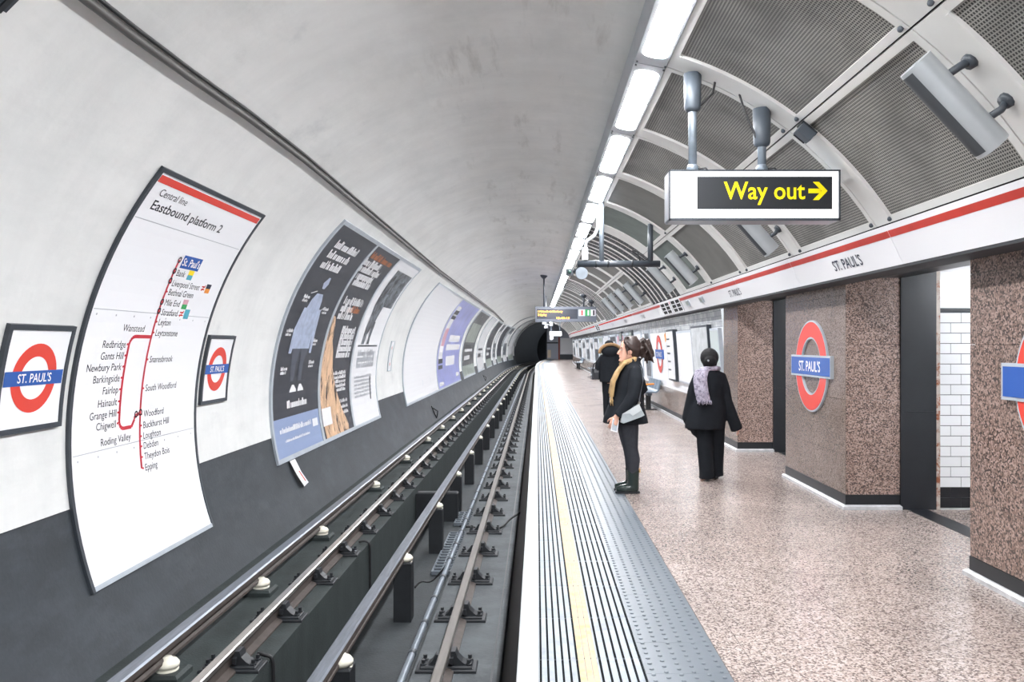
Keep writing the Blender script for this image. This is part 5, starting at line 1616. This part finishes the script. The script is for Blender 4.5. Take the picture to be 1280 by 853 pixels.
# coat
b = MB()
b.rings([(0.05, 0, 1.43, 0.06, 0.065), (0.05, 0, 1.385, 0.085, 0.12), (0.045, 0, 1.33, 0.11, 0.185), (0.035, 0, 1.26, 0.13, 0.205), (0.01, 0, 1.15, 0.145, 0.205), (-0.01, 0, 1.03, 0.15, 0.195), (-0.025, 0, 0.92, 0.195, 0.21), (-0.03, 0, 0.82, 0.23, 0.235), (-0.028, 0, 0.74, 0.245, 0.25)], 24)
b.limb([(0.05, -0.11, 1.325), (0.055, -0.17, 1.30), (0.055, -0.225, 1.2), (0.02, -0.265, 1.04), (-0.05, -0.275, 0.94), (-0.135, -0.265, 0.835)], [0.05, 0.07, 0.075, 0.068, 0.06, 0.05], 14)
b.limb([(0.05, 0.11, 1.325), (0.055, 0.17, 1.30), (0.13, 0.235, 1.2), (0.19, 0.275, 1.09), (0.1, 0.275, 1.0), (0.0, 0.255, 0.94)], [0.05, 0.07, 0.075, 0.066, 0.06, 0.05], 14)
b.limb([(-0.045, -0.06, 1.40), (0.04, -0.10, 1.415), (0.12, 0, 1.42), (0.04, 0.10, 1.415), (-0.045, 0.06, 1.40)], 0.025, 8)
fuse('coat', b, M_coat, o, 0.012, 4)
# hair with a messy ponytail
b = MB()
H = lambda a, sd, u: at(a, sd, u)
rnd = random.Random(3)
b.ell(H(-0.03, 0, 0.05), (0.104, 0.096, 0.112), 16, 10)
b.ell(H(-0.06, 0, 0.0), (0.085, 0.088, 0.095), 14, 8)
for sd in (-1, 1):
    b.limb([H(0.055, sd * 0.05, 0.105), H(0.03, sd * 0.082, 0.06), H(-0.02, sd * 0.088, 0.02), H(-0.09, sd * 0.06, 0.0)], [0.022, 0.022, 0.026, 0.03], 8)
    b.limb([H(0.05, sd * 0.074, 0.05), H(0.035, sd * 0.084, -0.01), H(0.03, sd * 0.08, -0.05)], [0.012, 0.010, 0.005], 6)
base = H(-0.115, 0, 0.06)
for i in range(46):
    a = rnd.uniform(-0.5, 0.5); c = rnd.uniform(0.02, 0.10)
    p1 = base + Vector((0.02 + rnd.uniform(0, 0.09), rnd.uniform(-0.06, 0.06), rnd.uniform(-0.05, 0.07)))
    p2 = p1 + Vector((rnd.uniform(0.01, 0.05), rnd.uniform(-0.03, 0.03), -rnd.uniform(0.03, 0.09)))
    p3 = p2 + Vector((rnd.uniform(-0.03, 0.04), rnd.uniform(-0.03, 0.03), -rnd.uniform(0.03, 0.10)))
    b.limb([base, p1, p2, p3], [0.022, 0.024, 0.018, 0.006], 6)
for i in range(26):
    p = H(rnd.uniform(-0.09, 0.05), rnd.uniform(-0.06, 0.06), rnd.uniform(0.09, 0.145))
    b.limb([p, p + Vector((rnd.uniform(-0.02, 0.04), rnd.uniform(-0.02, 0.02), 0.012))], [0.02, 0.008], 6)
fuse('hair', b, M_hair, o, 0.008, 2)
for sd in (-1, 1):
    b = MB().ell(H(0.082, sd * 0.032, 0.012), (0.008, 0.008, 0.006), 8, 6); b.build('eye', M_white, o, True)
    b = MB().ell(H(0.087, sd * 0.032, 0.012), (0.004, 0.004, 0.004), 8, 6); b.build('iris', M_ink, o, True)
    b = MB().limb([H(0.088, sd * 0.018, 0.034), H(0.086, sd * 0.05, 0.034)], 0.004, 6); b.build('eyebrow', M_hair, o, True)
# scarf
b = MB()
b.limb([(0.08, 0, 1.43), (0.05, -0.09, 1.415), (-0.03, -0.085, 1.39), (-0.07, 0, 1.37), (-0.03, 0.085, 1.39), (0.05, 0.09, 1.415), (0.08, 0, 1.43)], 0.032, 10)
for y0, L in ((-0.075, 0.0), (0.04, 0.03)):
    pts = [(-0.03, y0 - 0.02, 1.39), (-0.10, y0, 1.29), (-0.15, y0 - 0.01, 1.19), (-0.165, y0 - 0.01, 1.09), (-0.17, y0, 1.02 + L)]
    b.loftp([[Vector(p) + Vector((dx - 0.012, dy, 0)) for dx, dy in ((-0.02, -0.05), (-0.028, 0), (-0.02, 0.05), (0.018, 0.05), (0.018, -0.05))] for p in pts])
fuse('scarf', b, M_scarf, o, 0.008, 3)
sc_o = o.children[-1]
for i in range(9):
    yy = -0.13 + 0.013 * i
    b = MB().limb([(-0.185, yy, 1.03), (-0.19 + rnd.uniform(-0.01, 0.02), yy + rnd.uniform(-0.006, 0.006), 0.98), (-0.185 + rnd.uniform(-0.02, 0.03), yy, 0.94 + rnd.uniform(-0.01, 0.03))], [0.007, 0.008, 0.004], 6)
    b.build('tassel', M_scarf, sc_o, True)
# phone in her hand
k = empty('phone', (0.98 - 0.20, 8.5 - 0.262, 0.745))
b = MB(); b.loftp([[(x, y, z) for x, z in ((-0.012, -0.06), (0.055, -0.06 - 0.02), (0.075, 0.05), (0.01, 0.07))] for y in (-0.012, -0.003)]); b.build('case', M_white, k)
b = MB(); b.loftp([[(x, y, z) for x, z in ((-0.004, -0.05), (0.048, -0.066), (0.066, 0.042), (0.012, 0.06))] for y in (-0.014, -0.0125)]); b.build('screen', M_alu, k)
tag(k, 'pale phone held in the standing woman\'s hand', 'phone')
# shoulder bag
k = empty('shoulder_bag', (1.02, 8.5 - 0.27, 0.92)); org = Vector((0.04, -0.27, 0.92))
b = MB()
q = [(-0.10, 0.78), (-0.085, 0.88), (0.02, 0.935), (0.085, 0.965), (0.135, 0.90), (0.145, 0.865), (-0.03, 0.80)]
q = [(-0.115, 0.775), (-0.10, 0.86), (0.075, 0.965), (0.135, 0.85), (0.10, 0.83), (-0.085, 0.765)]
b.loftp([[(x * 0.96 + 0.0, -0.235, z) for x, z in q], [(x, -0.26, z) for x, z in q], [(x, -0.31, z) for x, z in q], [(x * 0.94, -0.325, z * 0.98 + 0.017) for x, z in q]])
rel(b, org).build('bag_body', M_bag, k)
b = MB(); b.loftp([[(x, y, z) for x, z in ((-0.10, 0.862), (0.076, 0.968), (0.105, 0.905), (0.01, 0.845), (-0.02, 0.87))] for y in (-0.332, -0.326)]); rel(b, org).build('flap', mat('pale grey flap', (196, 202, 204), 0.35), k)
b = MB().limb([(0.075, -0.29, 0.96), (0.10, -0.245, 1.08), (0.135, -0.20, 1.22), (0.125, -0.12, 1.345), (0.07, -0.03, 1.40)], 0.011, 8, flat=0.5); rel(b, org).build('strap', M_conduit, k)
b = MB().limb([(0.072, -0.30, 0.955), (0.085, -0.29, 0.985)], 0.014, 8); rel(b, org).build('buckle', M_steel, k)
tag(k, 'silver grey shoulder bag on the standing woman\'s hip', 'bag')

# ---- woman walking away
o = empty('person', (2.02, 9.26, 0))
tag(o, 'woman in loose black clothes and a lilac scarf walking away', 'person')
b = MB()
at2 = head(b, (0, 0.02, 1.40), 0.95, (0.1, 1))
b.rings([(0, 0, 1.30, 0.07, 0.06), (0, 0, 1.23, 0.135, 0.085), (0, 0, 1.10, 0.15, 0.11), (0, 0, 0.95, 0.135, 0.10), (0, 0, 0.82, 0.165, 0.125), (0, 0, 0.70, 0.16, 0.12)], 18)
for sd, dy in ((-1, -0.06), (1, 0.12)):
    b.limb([(sd * 0.08, 0, 0.76), (sd * 0.08, dy * 0.5, 0.42), (sd * 0.075, dy, 0.09)], [0.09, 0.06, 0.04], 12)
    b.limb([(sd * 0.075, dy - 0.03, 0.05), (sd * 0.08, dy + 0.12, 0.03)], [0.038, 0.03], 10)
b.limb([(-0.13, 0, 1.20), (-0.19, 0.02, 0.92), (-0.185, 0.06, 0.68)], [0.05, 0.04, 0.03], 12)
b.limb([(0.13, 0, 1.20), (0.20, 0.0, 0.93), (0.31, 0.02, 0.66)], [0.05, 0.04, 0.03], 12)
hand(b, (-0.185, 0.065, 0.665), (0.05, 0.1, -1), (0.1, 1, 0), (-1, 0, 0), 0.4, 0.95)
hand(b, (0.312, 0.02, 0.655), (0.3, 0.05, -1), (0, 1, 0), (1, 0, 0.3), 0.4, 0.95)
fuse('body', b, M_skin, o, 0.0065, 2)
b = MB()
b.rings([(0.01, 0, 0.80, 0.165, 0.14), (0.01, 0, 0.62, 0.17, 0.15)], 18)
for sd, dy in ((-1, -0.06), (1, 0.10)):
    b.limb([(sd * 0.075 + 0.01, 0, 0.74), (sd * 0.078 + 0.015, dy * 0.5, 0.42), (sd * 0.07 + 0.025, dy, 0.10), (sd * 0.07 + 0.027, dy, 0.025)], [0.098, 0.092, 0.088, 0.09], 16)
fuse('trousers', b, M_coat2, o, 0.012, 3)
for sd, dy in ((-1, -0.06), (1, 0.10)):
    b = MB().limb([(sd * 0.07 + 0.02, dy - 0.08, 0.03), (sd * 0.07 + 0.02, dy, 0.035), (sd * 0.08 + 0.02, dy + 0.14, 0.028)], [0.026, 0.04, 0.028], 10)
    fuse('shoe', b, M_black, o, 0.01, 2)
b = MB()
b.rings([(0, 0, 1.30, 0.075, 0.07), (0.0, 0, 1.27, 0.12, 0.09), (0, 0, 1.225, 0.165, 0.11), (0, 0, 1.12, 0.18, 0.13), (-0.01, 0, 0.97, 0.18, 0.13), (-0.03, 0, 0.80, 0.225, 0.16), (-0.05, 0, 0.66, 0.235, 0.18), (-0.055, 0, 0.60, 0.235, 0.185)], 24)
b.limb([(-0.07, 0, 1.245), (-0.135, 0, 1.21), (-0.18, 0.01, 1.08), (-0.205, 0.02, 0.92), (-0.235, 0.05, 0.72), (-0.18, 0.06, 0.60)], [0.045, 0.06, 0.066, 0.072, 0.08, 0.07], 14)
b.limb([(0.07, 0, 1.245), (0.135, 0, 1.21), (0.175, 0, 1.08), (0.20, 0, 0.92), (0.265, 0.01, 0.74), (0.325, 0.02, 0.58)], [0.045, 0.06, 0.062, 0.066, 0.07, 0.072], 14)
b.limb([(-0.18, 0.02, 0.66), (-0.15, 0.02, 0.55), (-0.13, 0.02, 0.49)], [0.07, 0.06, 0.02], 10)
fuse('coat', b, M_coat2, o, 0.012, 3)
b = MB()
G = at2
b.ell(G(-0.02, 0, 0.03), (0.108, 0.112, 0.114), 16, 10)
b.ell(G(-0.06, 0, -0.02), (0.09, 0.08, 0.095), 14, 8)
b.ell(G(-0.12, 0, -0.01), (0.07, 0.045, 0.06), 12, 8)
fuse('hair', b, M_hair2, o, 0.009, 2)
b = MB().ell(G(-0.165, 0.03, -0.005), (0.012, 0.008, 0.012), 8, 6); b.build('hair_clip', M_alu, o, True)
for sd in (-1, 1):
    b = MB().ell(G(0.082, sd * 0.032, 0.012), (0.008, 0.008, 0.006), 8, 6); b.build('eye', M_ink, o, True)
b = MB()
b.limb([(-0.10, -0.02, 1.29), (-0.05, -0.085, 1.30), (0.06, -0.085, 1.305), (0.105, -0.01, 1.30), (0.06, 0.075, 1.285), (-0.05, 0.075, 1.28), (-0.10, -0.02, 1.29)], 0.03, 10)
sp_ = [(-0.10, -0.10, 1.29), (-0.135, -0.155, 1.19), (-0.125, -0.18, 1.05), (-0.10, -0.19, 0.93)]
b.loftp([[Vector(p) + Vector((dx, dy, 0)) for dx, dy in ((-0.085, 0.012), (-0.04, -0.014), (0.03, -0.018), (0.075, 0.0), (0.075, 0.02), (-0.085, 0.03))] for p in sp_])
k = fuse('scarf', b, M_scarf2, o, 0.009, 2)
for i in range(9):
    x = -0.175 + 0.0185 * i
    b = MB().limb([(x, -0.195, 0.94), (x + rnd.uniform(-0.006, 0.006), -0.2, 0.91), (x + rnd.uniform(-0.01, 0.01), -0.198, 0.885 + rnd.uniform(0, 0.02))], [0.008, 0.007, 0.004], 6)
    b.build('fringe', M_scarf2, k, True)

# ---- person in a fur trimmed hood further away
o = empty('person', (1.575, 17.0, 0))
tag(o, 'person in a dark hat and fur trimmed black jacket behind the woman', 'person')
b = MB()
at3 = head(b, (-0.02, 0, 1.50), 1.0, (-0.5, 1))
b.rings([(0, 0, 1.40, 0.07, 0.06), (0, 0, 1.33, 0.17, 0.09), (0, 0, 1.2, 0.18, 0.115), (0, 0, 1.02, 0.15, 0.11), (0, 0, 0.88, 0.175, 0.13), (0, 0, 0.75, 0.17, 0.12)], 18)
for sd in (-1, 1):
    b.limb([(sd * 0.085, 0, 0.82), (sd * 0.085, 0, 0.46), (sd * 0.085, 0, 0.09)], [0.095, 0.062, 0.042], 12)
    b.limb([(sd * 0.085, -0.03, 0.05), (sd * 0.09, 0.14, 0.03)], [0.04, 0.03], 10)
b.limb([(-0.17, 0, 1.30), (-0.25, 0.03, 1.08), (-0.24, 0.16, 0.96)], [0.055, 0.042, 0.032], 12)
b.limb([(0.17, 0, 1.30), (0.24, 0.02, 1.03), (0.22, 0.14, 0.85)], [0.055, 0.042, 0.032], 12)
hand(b, (-0.24, 0.17, 0.955), (0, 1, -0.2), (0.2, 0, 1), (-1, 0, 0), 0.8)
hand(b, (0.22, 0.15, 0.84), (0, 0.5, -1), (0, 1, 0.3), (1, 0, 0), 0.5)
fuse('body', b, M_skin, o, 0.007, 2)
b = MB()
b.rings([(0, 0, 1.43, 0.09, 0.08), (0, -0.01, 1.36, 0.19, 0.13), (0, 0, 1.25, 0.225, 0.15), (0, 0, 1.1, 0.225, 0.15), (0, 0, 0.95, 0.22, 0.15), (0, 0, 0.78, 0.23, 0.16)], 20)
b.limb([(-0.08, 0, 1.36), (-0.16, 0, 1.31), (-0.24, 0.01, 1.18), (-0.265, 0.03, 1.05), (-0.245, 0.15, 0.97)], [0.05, 0.07, 0.078, 0.068, 0.055], 12)
b.limb([(0.08, 0, 1.36), (0.16, 0, 1.31), (0.235, 0.01, 1.18), (0.255, 0.03, 1.02), (0.225, 0.13, 0.87)], [0.05, 0.07, 0.078, 0.068, 0.055], 12)
b.ell((0, -0.10, 1.44), (0.21, 0.11, 0.12), 16, 8)
fuse('jacket', b, M_coat, o, 0.014, 3)
b = MB()
pts = [(0.24 * math.cos(R_(a)), -0.17 + 0.02 * math.sin(R_(a)), 1.41 + 0.175 * math.sin(R_(a))) for a in range(-5, 190, 12)]
b.limb(pts, 0.036, 8)
fuse('fur_trim', b, M_fur, o, 0.012, 1)
b = MB()
b.rings([(-0.02, 0, 1.52, 0.105, 0.115), (-0.02, 0, 1.58, 0.108, 0.118), (-0.02, 0, 1.64, 0.085, 0.095), (-0.02, 0, 1.675, 0.03, 0.035)], 16)
fuse('hat', b, M_coat2, o, 0.012, 2)
for sd in (-1, 1):
    b = MB().ell(at3(0.082, sd * 0.032, 0.012), (0.008, 0.008, 0.006), 8, 6); b.build('eye', M_ink, o, True)
b = MB()
b.rings([(0, 0, 0.86, 0.17, 0.14), (0, 0, 0.76, 0.175, 0.14)], 16)
for sd in (-1, 1):
    b.limb([(sd * 0.085, 0, 0.84), (sd * 0.085, 0, 0.46), (sd * 0.085, 0, 0.06)], [0.102, 0.075, 0.06], 12)
fuse('trousers', b, M_coat2, o, 0.014, 3)
for sd in (-1, 1):
    b = MB().limb([(sd * 0.085, -0.06, 0.04), (sd * 0.085, 0.03, 0.045), (sd * 0.09, 0.17, 0.032)], [0.036, 0.046, 0.03], 10)
    fuse('shoe', b, M_black, o, 0.012, 2)
k = empty('handbag', (1.575 - 0.30, 17.0 + 0.10, 0.83)); org = Vector((-0.30, 0.10, 0.83))
b = MB(); b.loftp([[(-0.30 + x, 0.10 + y * t, z) for x, y in ((-0.09, -0.12), (-0.05, -0.15), (0.05, -0.15), (0.09, -0.12), (0.09, 0.12), (0.05, 0.15), (-0.05, 0.15), (-0.09, 0.12))] for z, t in ((0.83, 0.9), (0.86, 1.0), (0.98, 0.95), (1.06, 0.75))])
rel(b, org).build('bag_body', M_bag2, k, False)
for dy in (-0.06, 0.06):
    b = MB().limb([(-0.37, 0.02 + dy, 1.05), (-0.35, 0.06 + dy, 1.16), (-0.29, 0.10, 1.20), (-0.25, 0.14 + dy, 1.15), (-0.24, 0.18 + dy, 1.05)], 0.011, 6); rel(b, org).build('handle', M_bag2, k, True)
b = MB().box(-0.42, -0.39, 0.0, 0.05, 0.92, 0.95); rel(b, org).build('clasp', M_alu, k)
tag(k, 'shiny black handbag on the arm of the fur hooded person', 'bag')
